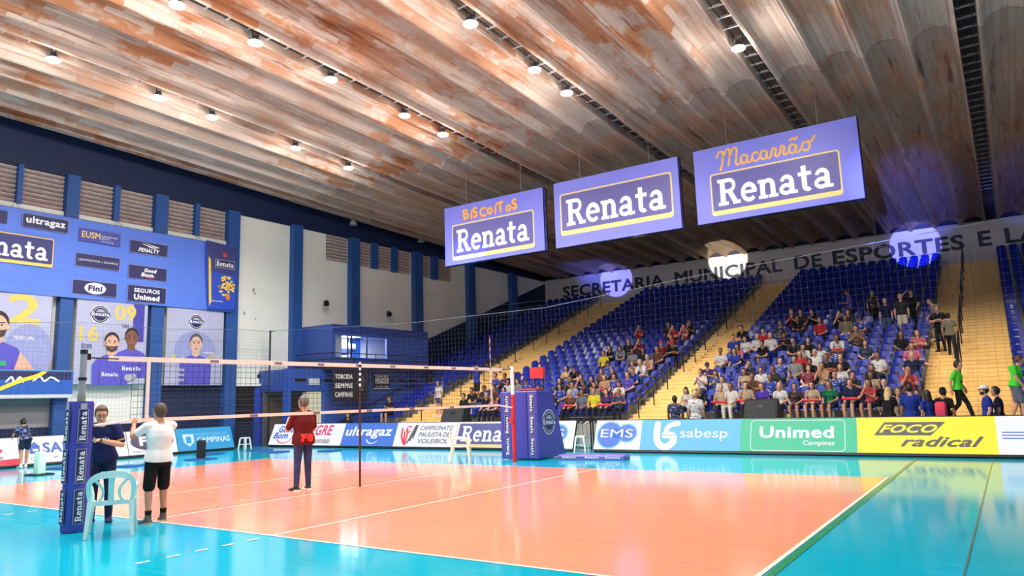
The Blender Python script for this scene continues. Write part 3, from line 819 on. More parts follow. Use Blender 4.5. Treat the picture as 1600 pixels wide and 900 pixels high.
# ------------------------------------------------------------------ plastic armchairs and stools
def smooth3(P, n):
    Q = []; E = [P[0]] + list(P) + [P[-1]]
    for i in range(1, len(E) - 2):
        for k in range(n):
            t = k / n; Q.append(tuple(.5 * (2 * E[i][d] + (E[i + 1][d] - E[i - 1][d]) * t + (2 * E[i - 1][d] - 5 * E[i][d] + 4 * E[i + 1][d] - E[i + 2][d]) * t * t + (3 * E[i][d] - E[i - 1][d] - 3 * E[i + 1][d] + E[i + 2][d]) * t ** 3) for d in (0, 1, 2)))
    return Q + [P[-1]]
def armchair(label, c, loc, rz, name):
    t = thing('plastic_armchair', label, 'chair', loc, rz, 'plastic armchairs')
    ma = mat(name, c, .35, .03, 4)
    nx, ny = 7, 6                                          # dished seat
    g = []
    for j in range(ny):
        for i in range(nx):
            x = -1 + 2 * i / (nx - 1); y = -1 + 2 * j / (ny - 1)
            g.append((x * (.22 + .02 * y), y * .21, .43 - .02 * (1 - x * x) * (1 - y * y) + (.012 if y > .9 else 0) - (.02 if y > .95 else 0)))
    F = [(j * nx + i, j * nx + i + 1, (j + 1) * nx + i + 1, (j + 1) * nx + i) for j in range(ny - 1) for i in range(nx - 1)]
    k = len(g); lo = [(x, y, z - .018) for x, y, z in g]
    F2 = [tuple(k + a for a in reversed(f)) for f in F]
    rim = [i for i in range(nx)] + [j * nx + nx - 1 for j in range(1, ny)] + [(ny - 1) * nx + i for i in range(nx - 2, -1, -1)] + [j * nx for j in range(ny - 2, 0, -1)]
    F3 = [(rim[i], k + rim[i], k + rim[(i + 1) % len(rim)], rim[(i + 1) % len(rim)]) for i in range(len(rim))]
    mb = MB(); mb.add(g + lo, F + F2 + F3); obj('seat', mb, ma, t, 1)
    def ribbon(pts, w, th, bmb):
        """flat bar following pts, broad across the local side vector"""
        rings = []
        for i, p in enumerate(pts):
            a = Vector(pts[max(0, i - 1)]); b_ = Vector(pts[min(len(pts) - 1, i + 1)]); tt = (b_ - a).normalized()
            s = Vector((0, 1, 0)).cross(tt); s = s.normalized() if s.length > .1 else Vector((1, 0, 0))
            n = tt.cross(s).normalized(); p = Vector(p)
            ww = w[i] if isinstance(w, list) else w
            rings.append([p + s * ww / 2 + n * th / 2, p - s * ww / 2 + n * th / 2, p - s * ww / 2 - n * th / 2, p + s * ww / 2 - n * th / 2])
        bmb.loft(rings)
    # back: hoop, centre slat, two curved side slats
    mb = MB()
    H = smooth3([(-.24, -.19, .44), (-.265, -.235, .6), (-.25, -.27, .72), (-.16, -.285, .79), (0, -.29, .81), (.16, -.285, .79), (.25, -.27, .72), (.265, -.235, .6), (.24, -.19, .44)], 4)
    ribbon(H, [.05 + .04 * math.sin(PI * k / (len(H) - 1)) ** 2 for k in range(len(H))], .022, mb)
    ribbon([(0, -.205, .43), (0, -.24, .6), (0, -.285, .78)], .07, .016, mb)
    for s in (-1, 1): ribbon(smooth3([(s * .16, -.205, .43), (s * .10, -.23, .53), (s * .11, -.255, .64), (s * .19, -.275, .74)], 4), .035, .016, mb)
    mb.box((0, -.205, .435), (.46, .03, .06))
    obj('backrest', mb, ma, t)
    for s in (-1, 1):
        mb = MB()
        mb.tube([(s * .265, -.235, .62), (s * .285, -.1, .645), (s * .285, .08, .64), (s * .275, .17, .60), (s * .262, .215, .52), (s * .255, .225, .42)], [.024, .028, .03, .03, .028, .026], 8)
        obj('armrest', mb, ma, t, 1.2)
        for a, b_ in (((s * .25, .21, .44), (s * .285, .265, 0.0)), ((s * .24, -.2, .46), (s * .275, -.29, 0.0))):
            mb = MB(); A = Vector(a); B = Vector(b_)
            mb.loft([[(p.x + dx * w, p.y + dy * w, p.z) for dx, dy in ((-1, -1), (1, -1), (1, 1), (-1, 1))] for p, w in ((A, .034), (A.lerp(B, .5), .026), (B, .02))])
            obj('leg', mb, ma, t)
    return t
armchair('mint white plastic armchair with its back to us beside the near post pad', S(216, 238, 230), (.76, -.88, .004), 1.02, 'mint_white_plastic')
armchair('cream plastic armchair by the far sideline left of the referee stand', S(242, 228, 208), (-1.45, 9.55, .004), -1.0, 'cream_plastic')
def stool(label, loc, rz):
    t = thing('plastic_stool', label, 'stool', loc, rz, 'white plastic stools'); ma = mat('white_plastic', S(232, 234, 232), .35)
    mb = MB(); mb.loft([[(x, y, z) for x, y in rrect(-.15 + i, -.15 + i, .3 - 2 * i, .3 - 2 * i, .05)] for i, z in ((.0, .42), (-.005, .45), (.0, .465), (.02, .47))]); obj('seat', mb, ma, t, .8)
    for sx in (-1, 1):
        for sy in (-1, 1):
            mb = MB(); mb.loft([[(sx * p[0] + dx * w, sy * p[0] + dy * w, p[1]) for dx, dy in ((-1, -1), (1, -1), (1, 1), (-1, 1))] for p, w in (((.125, .43), .026), ((.175, 0), .02))]); obj('leg', mb, ma, t)
    mb = MB()
    for a, b_ in (((-1, -1), (1, -1)), ((1, -1), (1, 1)), ((1, 1), (-1, 1)), ((-1, 1), (-1, -1))): mb.tube([(a[0] * .152, a[1] * .152, .19), (b_[0] * .152, b_[1] * .152, .19)], .014, 6)
    obj('stretcher', mb, ma, t)
stool('white plastic stool at the right end of the blue city board', (-14.75, 12.35, 0), .3)
stool('white plastic stool in the gate gap right of the referee stand', (-.12, 13.85, 0), .2)
# ------------------------------------------------------------------ low blue stretching mats and posts by the end boards
mt = mat('slate_blue_mat', S(40, 84, 150), .6)
for k, (x, y, w, d, rz, lab) in enumerate(((-11.2, 3.3, .55, .55, .1, 'square dark base of the mint foam post near the end line'), (-12.9, 4.7, .9, .7, .2, 'blue floor plate lying just right of the girl at the end board'), (-11.2, 5.75, .7, .6, .2, 'blue floor plate partly behind the near post pad'),
        (-11.3, 8.2, .75, .75, .15, 'blue square base of the black post in front of the city board'), (-13.4, 9.9, .75, .75, .3, 'blue floor plate behind the black post close to the city board'), (-11.5, 11.3, .8, .75, .2, 'blue floor plate in front of the sponsor board corner, nearest of two'), (-13.2, 11.9, .75, .75, .1, 'blue floor plate in front of the corner gate, farther of two'),
        (-9.6, 12.2, .7, .6, 0, 'blue floor plate just left of the man in dark red shirt'), (-11.0, 6.5, .8, .6, .1, 'blue floor plate behind the referee in navy'))):
    t = thing('floor_plate', lab, 'floor plate', (x, y, .002), rz, 'floor plates by the end boards')
    mb = MB(); mb.loft([[(a, b_, z) for a, b_ in rrect(-w / 2 + i, -d / 2 + i, w - 2 * i, d - 2 * i, .04)] for i, z in ((0, 0), (0, .025), (.015, .035))]); obj('plate', mb, mt if k else M['black'], t, .8)
    if k in (0, 3):
        mb = MB(); mb.loft([[(a, b_, z) for a, b_ in rrect(-.11 + i, -.11 + i, .22 - 2 * i, .22 - 2 * i, .03)] for i, z in ((0, .035), (0, .6), (.02, .62))]); obj('post', mb, mat('mint_foam', S(176, 226, 206), .7) if k == 0 else M['black'], t, .8)
# ------------------------------------------------------------------ LED perimeter boards, leaning back
E_ = lambda n, r, g, b: glow('screen_' + n, S(r, g, b))
K = dict(white=E_('white', 238, 240, 250), navy=E_('navy', 70, 76, 150), blue=E_('blue', 60, 118, 220), sky=E_('sky', 84, 190, 242), green=E_('green', 32, 196, 148), yellow=E_('yellow', 252, 236, 40),
         grey=E_('grey', 84, 84, 84), red=E_('red', 232, 52, 76), royal=E_('royal', 46, 96, 200), gold=E_('gold', 238, 206, 150), city=E_('city', 26, 158, 218), pale=E_('pale', 205, 232, 240), dim=E_('dim', 74, 62, 100), cyan=E_('cyan', 120, 205, 240), black=E_('black', 40, 40, 44), pink=E_('pink', 228, 60, 110), coral=E_('coral', 240, 120, 120))
LEAN = .36; HB = .98
def led(label, p0, u, width, draw, cat='LED board', group='LED boards around the court'):
    """p0: lower left corner seen from the court; u along the board"""
    u = Vector(u).normalized(); back = Vector((0, 0, 1)).cross(u)      # away from the court
    t = thing('led_board', label, cat, p0, 0, group)
    p0 = Vector(p0)
    v = (Vector((0, 0, 1)) * .9 + back * LEAN).normalized(); n = u.cross(v)
    mb = MB(); A = p0 + Vector((0, 0, .0))
    q = [A, A + u * width, A + u * width + v * HB, A + v * HB]
    mb.add([x - n * 0 for x in q] + [x - n * .09 for x in q], [(0, 1, 2, 3), (7, 6, 5, 4), (0, 4, 5, 1), (1, 5, 6, 2), (2, 6, 7, 3), (3, 7, 4, 0)])
    cabn = wobj('cabinet', mb, M['black'], t)
    mb = MB()
    k = max(2, int(width / 1.4) + 1)
    for i in range(k):
        s = A + u * (.1 + (width - .2) * i / (k - 1)) - n * .09
        top = s + v * HB * .85; foot = Vector((top.x, top.y, 0)) + back * .12
        mb.tube([top, foot], .018, 5)
    wobj('prop', mb, M['dark_steel'], t)
    sg = Sign(p0, u, v, .004); draw(sg, width, HB); sg.done(cabn)
    return t
def panel(sg, x0, x1, ma, slant=0.0, z=1):
    sg.put('panel', P2([(x0, .06), (x1, .06), (x1 + slant, .955), (x0 + slant, .955)]), ma, z)
def T(sg, body, x, y, w, h, ma, bold=.02, shear=0, z=2, name='lettering', sp=1.0):
    sg.put(name, fit(text2d(body, bold, shear, sp), x, y, w, h), ma, z)

def d_goodbom(sg, w, h):
    panel(sg, 0, w, K['white'])
    T(sg, 'Good', .42, .58, .98, .3, K['royal'], .035, .25); T(sg, 'Bom', .18, .32, .92, .27, K['royal'], .035, .25)
    sg.put('smile', P2(*arcq(.88, .47, .52, .36, 205, 350, .05, .03)), K['red'], 2)
    T(sg, 'ALEGRE', 1.75, .46, 1.95, .44, K['pink'], .035, .2); T(sg, 'Com sabor controlado.', 1.85, .15, 1.85, .22, K['black'], .01, .25)
def d_ultragaz(sg, w, h):
    panel(sg, 0, w, K['blue']); T(sg, 'ultragaz', .12, .34, w - .3, .48, K['white'], .03, .12)
    sg.put('swoosh', P2(*arcq(1.62, .34, .3, .2, 190, 340, .06, .02)), K['white'], 2)
def d_campeonato(sg, w, h):
    panel(sg, 0, w, K['white'])
    for k, (dx, ma) in enumerate(((0, K['red']), (.13, K['red']), (.26, K['red']))):
        sg.put('ball_mark', P2(*strokes([[(.30 + dx, .72 - .12 * k + (k == 2) * .2), (.32 + dx, .5), (.42 + dx * .6, .28), (.55 + dx * .1, .14)]], .085)), ma, 2)
    sg.put('ball_mark', P2(*arcq(.62, .70, .14, .14, 20, 330, .05)), K['red'], 3)
    for k in range(3): sg.put('ball_stripe', P2([(.62 + .12 * k, .16 + .1 * k), (.69 + .12 * k, .16 + .1 * k), (.98 + .03 * k, .86), (.9 + .03 * k, .86)]), K['grey'], 2)
    for k, s in enumerate(('CAMPEONATO', 'PAULISTA DE', 'VOLEIBOL')): T(sg, s, 1.16, .66 - .24 * k, (1.5, 1.42, 1.4)[k], .17, K['grey'], .015, .12)
def d_renata(sg, w, h):
    panel(sg, 0, w, K['white']); sg.put('plate_border', P2(rrect(.06, .07, w - .12, .86, .05)), K['gold'], 2); sg.put('plate', P2(rrect(.1, .17, w - .2, .72, .04)), K['navy'], 3)
    sg.put('lettering', fit(RENATA, .25, .25, w - .5, .56), K['white'], 4)
def d_ems(sg, w, h):
    panel(sg, 0, w, K['white'])
    c = w / 2
    for r, ma, z in ((0, K['cyan'], 2), (.045, K['blue'], 3)):
        sg.put('blob', P2(disc(c - .26, .5, .44 - r, .43 - r)), ma, z); sg.put('blob', P2(disc(c + .3, .56, .34 - r, .3 - r)), ma, z); sg.put('blob', P2(rc(c - .2, .36 + r, c + .3, .74 - r)), ma, z)
    T(sg, 'EMS', c - .56, .42, 1.06, .26, K['white'], .004, 0, 4)
def d_right(sg, w, h):
    a = 1.5
    def sub(x0):
        class Q:
            def put(s, n, VF, ma, z): sg.put(n, ([(p[0] + x0, p[1]) for p in VF[0]], VF[1]), ma, z)
        return Q()
    d_ems(sub(0), a, h)
    x = a; W_ = 2.9
    panel(sg, x, x + W_, K['sky'])
    sg.put('drop_mark', P2(*strokes([[(x + .5, .82), (x + .5, .45), (x + .6, .22), (x + .82, .16), (x + 1.0, .3), (x + .98, .48), (x + .74, .5)]], .2)), K['white'], 2)
    sg.put('drop_mark', P2(*strokes([[(x + 1.12, .84), (x + .92, .8), (x + .78, .66), (x + .84, .52), (x + 1.0, .42)]], .15)), K['white'], 3)
    sg.put('drop_cut', P2(rc(x + .6, .485, x + 1.15, .505)), K['sky'], 4)
    T(sg, 'sabesp', x + 1.2, .34, 1.36, .36, K['white'], .004)
    x += W_; panel(sg, x, x + W_, K['green'])
    sg.put('outline', P2(rrect(x + .28, .08, 2.35, .83, .1)), K['white'], 2); sg.put('inner_field', P2(rrect(x + .295, .095, 2.32, .80, .09)), K['green'], 3)
    T(sg, 'Unimed', x + .52, .42, 1.85, .32, K['white'], .032, 0, 4); T(sg, 'Campinas', x + 1.62, .2, .76, .16, K['white'], .012, 0, 4)
    x += W_; panel(sg, x, x + W_, K['yellow'])
    sg.put('slab', P2([(x + .38, .5), (x + 1.6, .5), (x + 1.92, .83), (x + .62, .83)]), K['grey'], 2)
    T(sg, 'FOCO', x + .5, .56, 1.25, .21, K['yellow'], .035, .45, 3); T(sg, 'radical', x + .95, .22, 1.7, .25, K['grey'], .03, .45, 3)
    x += W_; panel(sg, x, w, K['white'])
    for k in range(3): sg.put('stripe', P2(rc(x + .1, .42 + .07 * k, x + 2.6, .445 + .07 * k)), K['royal'], 2)
YBd = 13.6; W5 = 2.9
x = -14.95
for lab, wd, fn in (('white LED board with blue and pink grocery lettering behind the man in dark red', 4.35, d_goodbom), ('bright blue LED board reading ultragaz', 2.75, d_ultragaz), ('white LED board for the Campeonato Paulista de Voleibol', 2.85, d_campeonato), ('navy LED board with gold border partly behind the referee stand', 2.95, d_renata), ('white LED board with blue blobs, left of the gate gap', 1.75, d_ems)):
    led(lab, (x, YBd, .03), (1, 0, 0), wd - .01, fn); x += wd
led('long LED board of sky blue, green and yellow panels right of the gate gap', (.45, YBd - .06, .03), (1, 0, 0), 14.2, d_right)
# end boards, seen facing +X
def d_pink(sg, w, h):
    panel(sg, 0, w, K['white']); T(sg, 'Coração', w - 2.55, .4, 2.1, .3, K['pink'], .03); T(sg, 'de Jesus e saúde', w - 2.2, .22, 1.75, .18, K['dim'], .005)
    sg.put('wave', P2([(w - 2.2, .06)] + [(w - 2.2 + k * .22, .06 + .20 * math.sin(k / 10 * 1.5)) for k in range(1, 11)] + [(w, .06)]), K['red'], 2)
def d_sa(sg, w, h):
    panel(sg, 0, w, K['white'])
    sg.put('house_mark', P2([(.26, .6), (.44, .78), (.62, .6)], rc(.29, .38, .59, .6)), K['royal'], 2)
    sg.put('house_door', P2(rc(.38, .46, .54, .54)), K['white'], 3); T(sg, 'SANASA', .68, .38, 1.95, .36, K['royal'], .03); T(sg, 'C      A      M      P      I      N      A      S', .3, .16, 2.45, .1, K['dim'], .0)
def d_fini(sg, w, h):
    panel(sg, 0, w, K['white']); sg.put('oval', P2(disc(w * .5, .55, .82, .36)), K['dim'], 2); sg.put('lettering', fit(text2d('Fini', .05), w * .5 - .5, .38, 1.0, .36), K['white'], 3)
    T(sg, 'Seguros', .15, .12, .5, .1, K['dim'], 0)
def d_city(sg, w, h):
    panel(sg, 0, w, K['city']); sg.put('shield', P2([(.25, .72), (.72, .72), (.7, .4), (.48, .22), (.28, .4)]), K['pale'], 2); sg.put('shield_cup', P2(rc(.38, .35, .58, .62)), K['city'], 3)
    T(sg, 'CAMPINAS', .82, .34, 1.45, .24, K['pale'], .028); T(sg, 'PREFEITURA DE', .82, .63, 1.4, .1, K['cyan'], 0)
y = 2.0
XB = -15.15
led('white LED end board with pink lettering behind the girl at far left', (XB, .84, .03), (0, 1, 0), 3.58, d_pink)
led('white LED end board with a blue house mark and blue capitals', (XB, 4.44, .03), (0, 1, 0), 3.44, d_sa)
led('white LED end board with a dark oval behind the man in white', (XB, 7.9, .03), (0, 1, 0), 1.85, d_fini)
led('blue LED end board reading Prefeitura de Campinas', (XB, 9.77, .03), (0, 1, 0), 2.4, d_city)
led('white LED end board with an oval beyond the left edge of the picture', (XB, -2.76, .03), (0, 1, 0), 3.58, d_fini)
# ------------------------------------------------------------------ dark mesh gates
def gate(label, p, u, w, h, bars):
    t = thing('metal_gate', label, 'gate', p, math.atan2(u[1], u[0]))
    mb = MB()
    for a, b_ in (((0, 0, .06), (w, 0, .06)), ((0, 0, h), (w, 0, h)), ((0, 0, 0), (0, 0, h)), ((w, 0, 0), (w, 0, h))): mb.tube([a, b_], .025, 6)
    obj('frame', mb, M['dark_steel'], t)
    mb = MB()
    n = int(w / bars)
    for k in range(1, n): mb.tube([(w * k / n, 0, .06), (w * k / n, 0, h)], .008, 4)
    if bars < .12:
        for k in range(1, int(h / bars)): mb.tube([(0, 0, k * bars), (w, 0, k * bars)], .006, 4)
    obj('infill', mb, mat('gate_blue_steel', S(44, 58, 96), .5), t)
gate('dark mesh gate in the corner between the blue city board and the sponsor boards', (-16.2, 12.9, 0), (.75, .65), 1.35, 1.02, .07)
gate('dark barred gate left of the stool in the gap between the LED boards', (-.75, 14.35, 0), (1, 0), .72, 1.0, .13)
gate('dark barred gate right of the stool in the gap between the LED boards', (.05, 14.35, 0), (1, 0), .72, 1.0, .13)
# ------------------------------------------------------------------ three hanging double-faced banners
def cloth(name, c, rough=.45, wrinkle=.25):
    if name in MATS: return MATS[name]
    ma, nt, b = _new(name); N = nt.nodes; L = nt.links
    b.inputs['Base Color'].default_value = (*c, 1); b.inputs['Roughness'].default_value = rough
    tc = N.new('ShaderNodeTexCoord'); mp = N.new('ShaderNodeMapping'); mp.inputs['Scale'].default_value = (.8, .8, 2.2); mp.inputs['Rotation'].default_value = (0, .5, 0)
    nz = N.new('ShaderNodeTexNoise'); nz.inputs['Scale'].default_value = 1.6; nz.inputs['Detail'].default_value = 3
    bp = N.new('ShaderNodeBump'); bp.inputs['Strength'].default_value = wrinkle; bp.inputs['Distance'].default_value = .08
    L.new(tc.outputs['Object'], mp.inputs[0]); L.new(mp.outputs[0], nz.inputs['Vector']); L.new(nz.outputs['Fac'], bp.inputs['Height']); L.new(bp.outputs[0], b.inputs['Normal'])
    MATS[name] = ma; return ma
M['banner'] = cloth('violet_blue_banner_cloth', S(126, 130, 236))
M['banner_navy'] = cloth('banner_plate_cloth', S(96, 92, 166))
M['banner_gold'] = cloth('banner_gold_print', S(250, 222, 140), .5, .1)
M['banner_orange'] = cloth('banner_orange_print', S(250, 190, 92), .5, .1)
M['banner_red'] = cloth('banner_red_print', S(232, 112, 70), .5, .1)
M['banner_white'] = cloth('banner_white_print', S(250, 250, 252), .5, .1)
MB_ = dict(gold=M['banner_gold'], navy=M['banner_navy'], white=M['banner_white'])
SCRIPT = [ # connected brush script, unit height 1
    [(.02, .62), (.1, .8), (.24, .82), (.26, .6), (.2, .25), (.12, .02)], [(.26, .6), (.4, .86), (.52, .84), (.5, .5), (.44, .18)], [(.5, .5), (.64, .84), (.78, .84), (.76, .5), (.72, .2), (.8, .12), (.92, .22)],
    [(1.14, .42), (1.02, .5), (.92, .34), (.98, .14), (1.1, .18), (1.18, .46), (1.14, .2), (1.22, .12), (1.32, .24)], [(1.54, .44), (1.44, .5), (1.34, .34), (1.38, .15), (1.5, .13), (1.62, .24)],
    [(1.86, .42), (1.74, .5), (1.64, .34), (1.7, .14), (1.82, .18), (1.9, .46), (1.86, .2), (1.94, .12), (2.02, .24), (2.1, .5), (2.2, .44), (2.16, .2), (2.24, .13), (2.34, .26), (2.4, .52), (2.5, .46), (2.46, .2), (2.54, .13), (2.64, .24)],
    [(2.88, .42), (2.76, .5), (2.66, .34), (2.72, .14), (2.84, .18), (2.92, .46), (2.88, .2), (2.98, .14), (3.1, .3)], [(2.72, .68), (2.8, .76), (2.88, .68), (2.96, .76)],
    [(3.3, .48), (3.16, .46), (3.1, .28), (3.2, .13), (3.34, .2), (3.36, .38), (3.28, .5), (3.42, .46), (3.56, .66)]]
YH = 17.0
def hanging(label, x0, x1, z0, z1, kind):
    t = thing('hanging_banner', label, 'hanging banner', ((x0 + x1) / 2, YH + .12, z0), 0, 'hanging sponsor banners'); w = x1 - x0; h = z1 - z0
    mb = MB(); n = 14; mb.span((x0, YH, z0), (x1, YH + .012, z1)); fs = wobj('front_sheet', mb, M['banner'], t)
    mb = MB(); mb.span((x0, YH + .26, z0), (x1, YH + .272, z1)); wobj('rear_sheet', mb, M['banner'], t)
    mb = MB()
    for y in (YH + .03, YH + .24):
        for a, b_ in (((x0, z0), (x1, z0)), ((x1, z0), (x1, z1)), ((x1, z1), (x0, z1)), ((x0, z1), (x0, z0)), (((x0 + x1) / 2, z0), ((x0 + x1) / 2, z1))): mb.tube([(a[0], y, a[1]), (b_[0], y, b_[1])], .02, 5)
    for x in (x0, x1):
        for k in range(6): mb.tube([(x, YH + .03, z0 + h * k / 5), (x, YH + .24, z0 + h * k / 5)], .014, 5)
    for k in range(9): mb.tube([(x0 + w * k / 8, YH + .03, z1), (x0 + w * k / 8, YH + .24, z1)], .014, 5)
    wobj('frame', mb, M['dark_steel'], t)
    for x in (x0 + w * .22, x1 - w * .22):
        mb = MB(); mb.tube([(x, YH + .13, z1), (x, YH + .13, zc(YH) - .1)], .008, 4); wobj('wire', mb, M['steel'], t)
    sg = Sign((x0, YH, z0), (1, 0, 0), (0, 0, 1), .004)
    if kind == 1:
        renata_sign(sg, w * .08, h * .07, w * .83, h * .61, MB_, 1)
        V, F = [], []; xx = 0
        for k, ch in enumerate('BISCOITOS'):
            g, f = text2d('BiSCoiToS'[k], .04); x_0 = min(p[0] for p in g); wd = max(p[0] for p in g) - x_0; a = (.12, -.1)[k % 2]; s = (1.0, .92)[k % 2]
            o = len(V)
            for p in g:
                q = ((p[0] - x_0) * s, p[1] * s); V.append((xx + q[0] * math.cos(a) - q[1] * math.sin(a), q[0] * math.sin(a) + q[1] * math.cos(a), p[2]))
            F += [tuple(i + o for i in f_) for f_ in f]; xx += wd * s + .1
        A = fit((V, F), w * .2, h * .72, w * .56, h * .21); sg.put('biscuit_lettering', A, M['banner_orange'], 2)
        sg.put('biscuit_shade', ([(p[0] - .025, p[1] - .035, p[2]) for p in A[0]], A[1]), M['banner_red'], 1)
    elif kind == 2:
        renata_sign(sg, w * .05, h * .17, w * .90, h * .64, MB_, 1)
    else:
        renata_sign(sg, w * .1, h * .08, w * .79, h * .56, MB_, 1)
        V, F = P2(*strokes(SCRIPT, .085))
        sg.put('script_lettering', fit((V, F), w * .15, h * .66, w * .62, h * .29), M['banner_orange'], 1)
    sg.done(fs)
hanging('left hanging violet banner reading Biscoitos Renata', -7.98, -3.08, 7.24, 9.72, 1)
hanging('middle hanging violet banner reading only Renata', -2.58, 2.4, 7.23, 9.75, 2)
hanging('right hanging violet banner reading Macarrão Renata', 2.97, 8.08, 7.23, 9.78, 3)

# ------------------------------------------------------------------ sponsor banner on the end wall
BX = XW + .4
t = thing('sponsor_banner', 'wide violet blue sponsor banner hung across the end wall above the posters', 'banner', (BX, 6, 5.7), 0)
mb = MB(); n = 40
Y0, Y1 = -4.5, 12.62
def edge(y): return 5.72 + .06 * math.sin(y * 1.3) * .3 + max(0, (y - 9)) * .03, 8.62 + .05 * math.cos(y * 1.9) - .05 * max(0, y - 8.5)
rings = []
for k in range(n + 1):
    y = Y0 + (Y1 - Y0) * k / n; a, b_ = edge(y); a = 5.72; b_ = 8.62
    dx = .05 * math.sin(y * 2.2)
    rings.append([(BX + dx * .4, y, a), (BX + dx * .2, y, (a + b_) / 2), (BX - .02 + dx * .1, y, b_), (BX - .05 + dx * .1, y, b_), (BX - .04 + dx * .2, y, (a + b_) / 2), (BX - .03 + dx * .4, y, a)])
mb.loft(rings)
wall_cloth = cloth('royal_banner_cloth', S(88, 126, 226), .5, .3)
bsh = wobj('sheet', mb, wall_cloth, t, .6)
mb = MB()
for y in (4.2, 6.05, 7.7, 9.4, 11.0): mb.tube([(BX - .02, y - .15, 8.6), (BX - .1, y, 8.85), (BX - .02, y + .15, 8.6)], .012, 4)
wobj('rope', mb, M['cord'], t)
sg = Sign((BX + .03, 0, 5.72), (0, 1, 0), (0, 0, 1), .004)
pm = M['patch']
def box_logo(y, z, w, h): sg.put('logo_border', P2(rc(y - .012, z - .012, y + w + .012, z + h + .012)), M['silver'], 1); sg.put('logo_plate', P2(rc(y, z, y + w, z + h)), pm, 2)
box_logo(4.42, 2.30, 1.45, .46); sg.put('logo_lettering', fit(text2d('ultragaz', .04), 4.52, 2.38, 1.26, .32), M['white'], 3)
renata_sign(sg, 2.5, .98, 2.95, 1.02, dict(gold=M['gold'], navy=M['navy'], white=M['white']), 1)
sg.put('logo_plate', P2(rc(1.8, 2.3, 3.95, 2.72)), pm, 1); sg.put('green_logo', P2(rrect(2.5, 2.34, 1.2, .34, .05)), mat('green_print', S(50, 170, 110), .5), 2)
sg.put('logo_plate', P2(rc(6.25, 2.1, 7.75, 2.58)), mat('violet_plate', S(70, 74, 160), .5), 1)
sg.put('gold_lettering', fit(text2d('EUSM', .02, 0), 6.35, 2.25, .66, .24), M['gold'], 2)
for k, s in enumerate(('entertainment', 'sports', 'marketing')): sg.put('logo_lettering', fit(text2d(s, 0), 7.05, 2.36 - k * .1, (.6, .32, .44)[k], .07), M['white'], 2)
box_logo(8.13, 1.98, 1.5, .46); sg.put('logo_lettering', fit(text2d('PENALTY', .05, .3), 8.45, 2.04, .85, .16), M['white'], 3); sg.put('logo_mark', P2([(8.55, 2.38), (9.2, 2.24), (8.95, 2.23)], [(8.65, 2.41), (9.3, 2.3), (9.2, 2.26)]), M['white'], 3)
box_logo(6.2, 1.18, 1.56, .46); sg.put('logo_lettering', fit(text2d('LEAPMOTOR | DAHRUJ', 0, 0, 1.15), 6.28, 1.36, 1.4, .1), M['white'], 3)
box_logo(8.13, .98, 1.5, .5); sg.put('logo_lettering', fit(text2d('Good', .05, .2), 8.72, 1.25, .5, .16), M['white'], 3); sg.put('logo_lettering', fit(text2d('Bom', .05, .2), 8.6, 1.07, .5, .16), M['white'], 3); sg.put('smile', P2(*arcq(8.95, 1.16, .26, .13, 200, 350, .03)), mat('red_print', S(220, 50, 60), .5), 3)
box_logo(6.15, .16, 1.55, .5); sg.put('logo_mark', P2(disc(6.93, .41, .38, .21)), M['white'], 3); sg.put('logo_lettering', fit(text2d('Fini', .05), 6.68, .3, .5, .22), pm, 4)
box_logo(8.13, .08, 1.5, .62); sg.put('logo_lettering', fit(text2d('SEGUROS', .03), 8.36, .44, 1.02, .16), M['white'], 3); sg.put('logo_lettering', fit(text2d('Unimed', .05), 8.36, .15, 1.02, .22), M['white'], 3)
sg.done(bsh)
# pasta packet printed on a panel at the banner's right end
mb = MB(); mb.prism([(0, 2.88), (1.42, 2.78), (1.42, 0.02), (.18, 0), (.06, 1.4)], (BX + .08, 11.28, 5.78), (0, 1, 0), (0, 0, 1), (1, 0, 0), .04); pkp = wobj('packet_panel', mb, mat('packet_blue', S(44, 78, 190), .45), t)
sg = Sign((BX + .12, 11.28, 5.78), (0, 1, 0), (0, 0, 1), .004)
sg.put('top_band', P2([(0.02, 2.86), (1.4, 2.76), (1.4, 1.5), (.1, 1.6)]), M['navy'], 1)
sg.put('plate_border', P2(rc(.42, 1.78, 1.36, 2.14)), M['silver'], 2); sg.put('plate', P2(rc(.44, 1.8, 1.34, 2.12)), pm, 3); sg.put('lettering', fit(RENATA, .48, 1.85, .82, .22), M['white'], 4)
sg.put('crest', P2(disc(.88, 2.36, .1)), mat('red_print', (1, 0, 0), .5), 2)
gp = mat('pasta_yellow', S(240, 200, 60), .5); random.seed(5)
for k in range(46):
    a = random.random() * 6.28; r = random.random() ** .6; sg.put('pasta', P2(disc(.98 + .38 * r * math.cos(a), 1.02 + .42 * r * math.sin(a), .07, .05, 9)), gp if k % 3 else M['gold'], 2 + k % 3)
sg.put('sauce', P2(disc(1.06, .55, .1, .13, 12)), mat('sauce_orange', S(220, 120, 50), .5), 5)
sg.put('side_strip', P2([(.1, 2.2), (.22, 2.1), (.3, .3), (.2, .1)]), gp, 2)
sg.put('small_lettering', fit(text2d('pastas e molhos', .01), .3, .3, .55, .08), M['white'], 2)
sg.done(pkp)

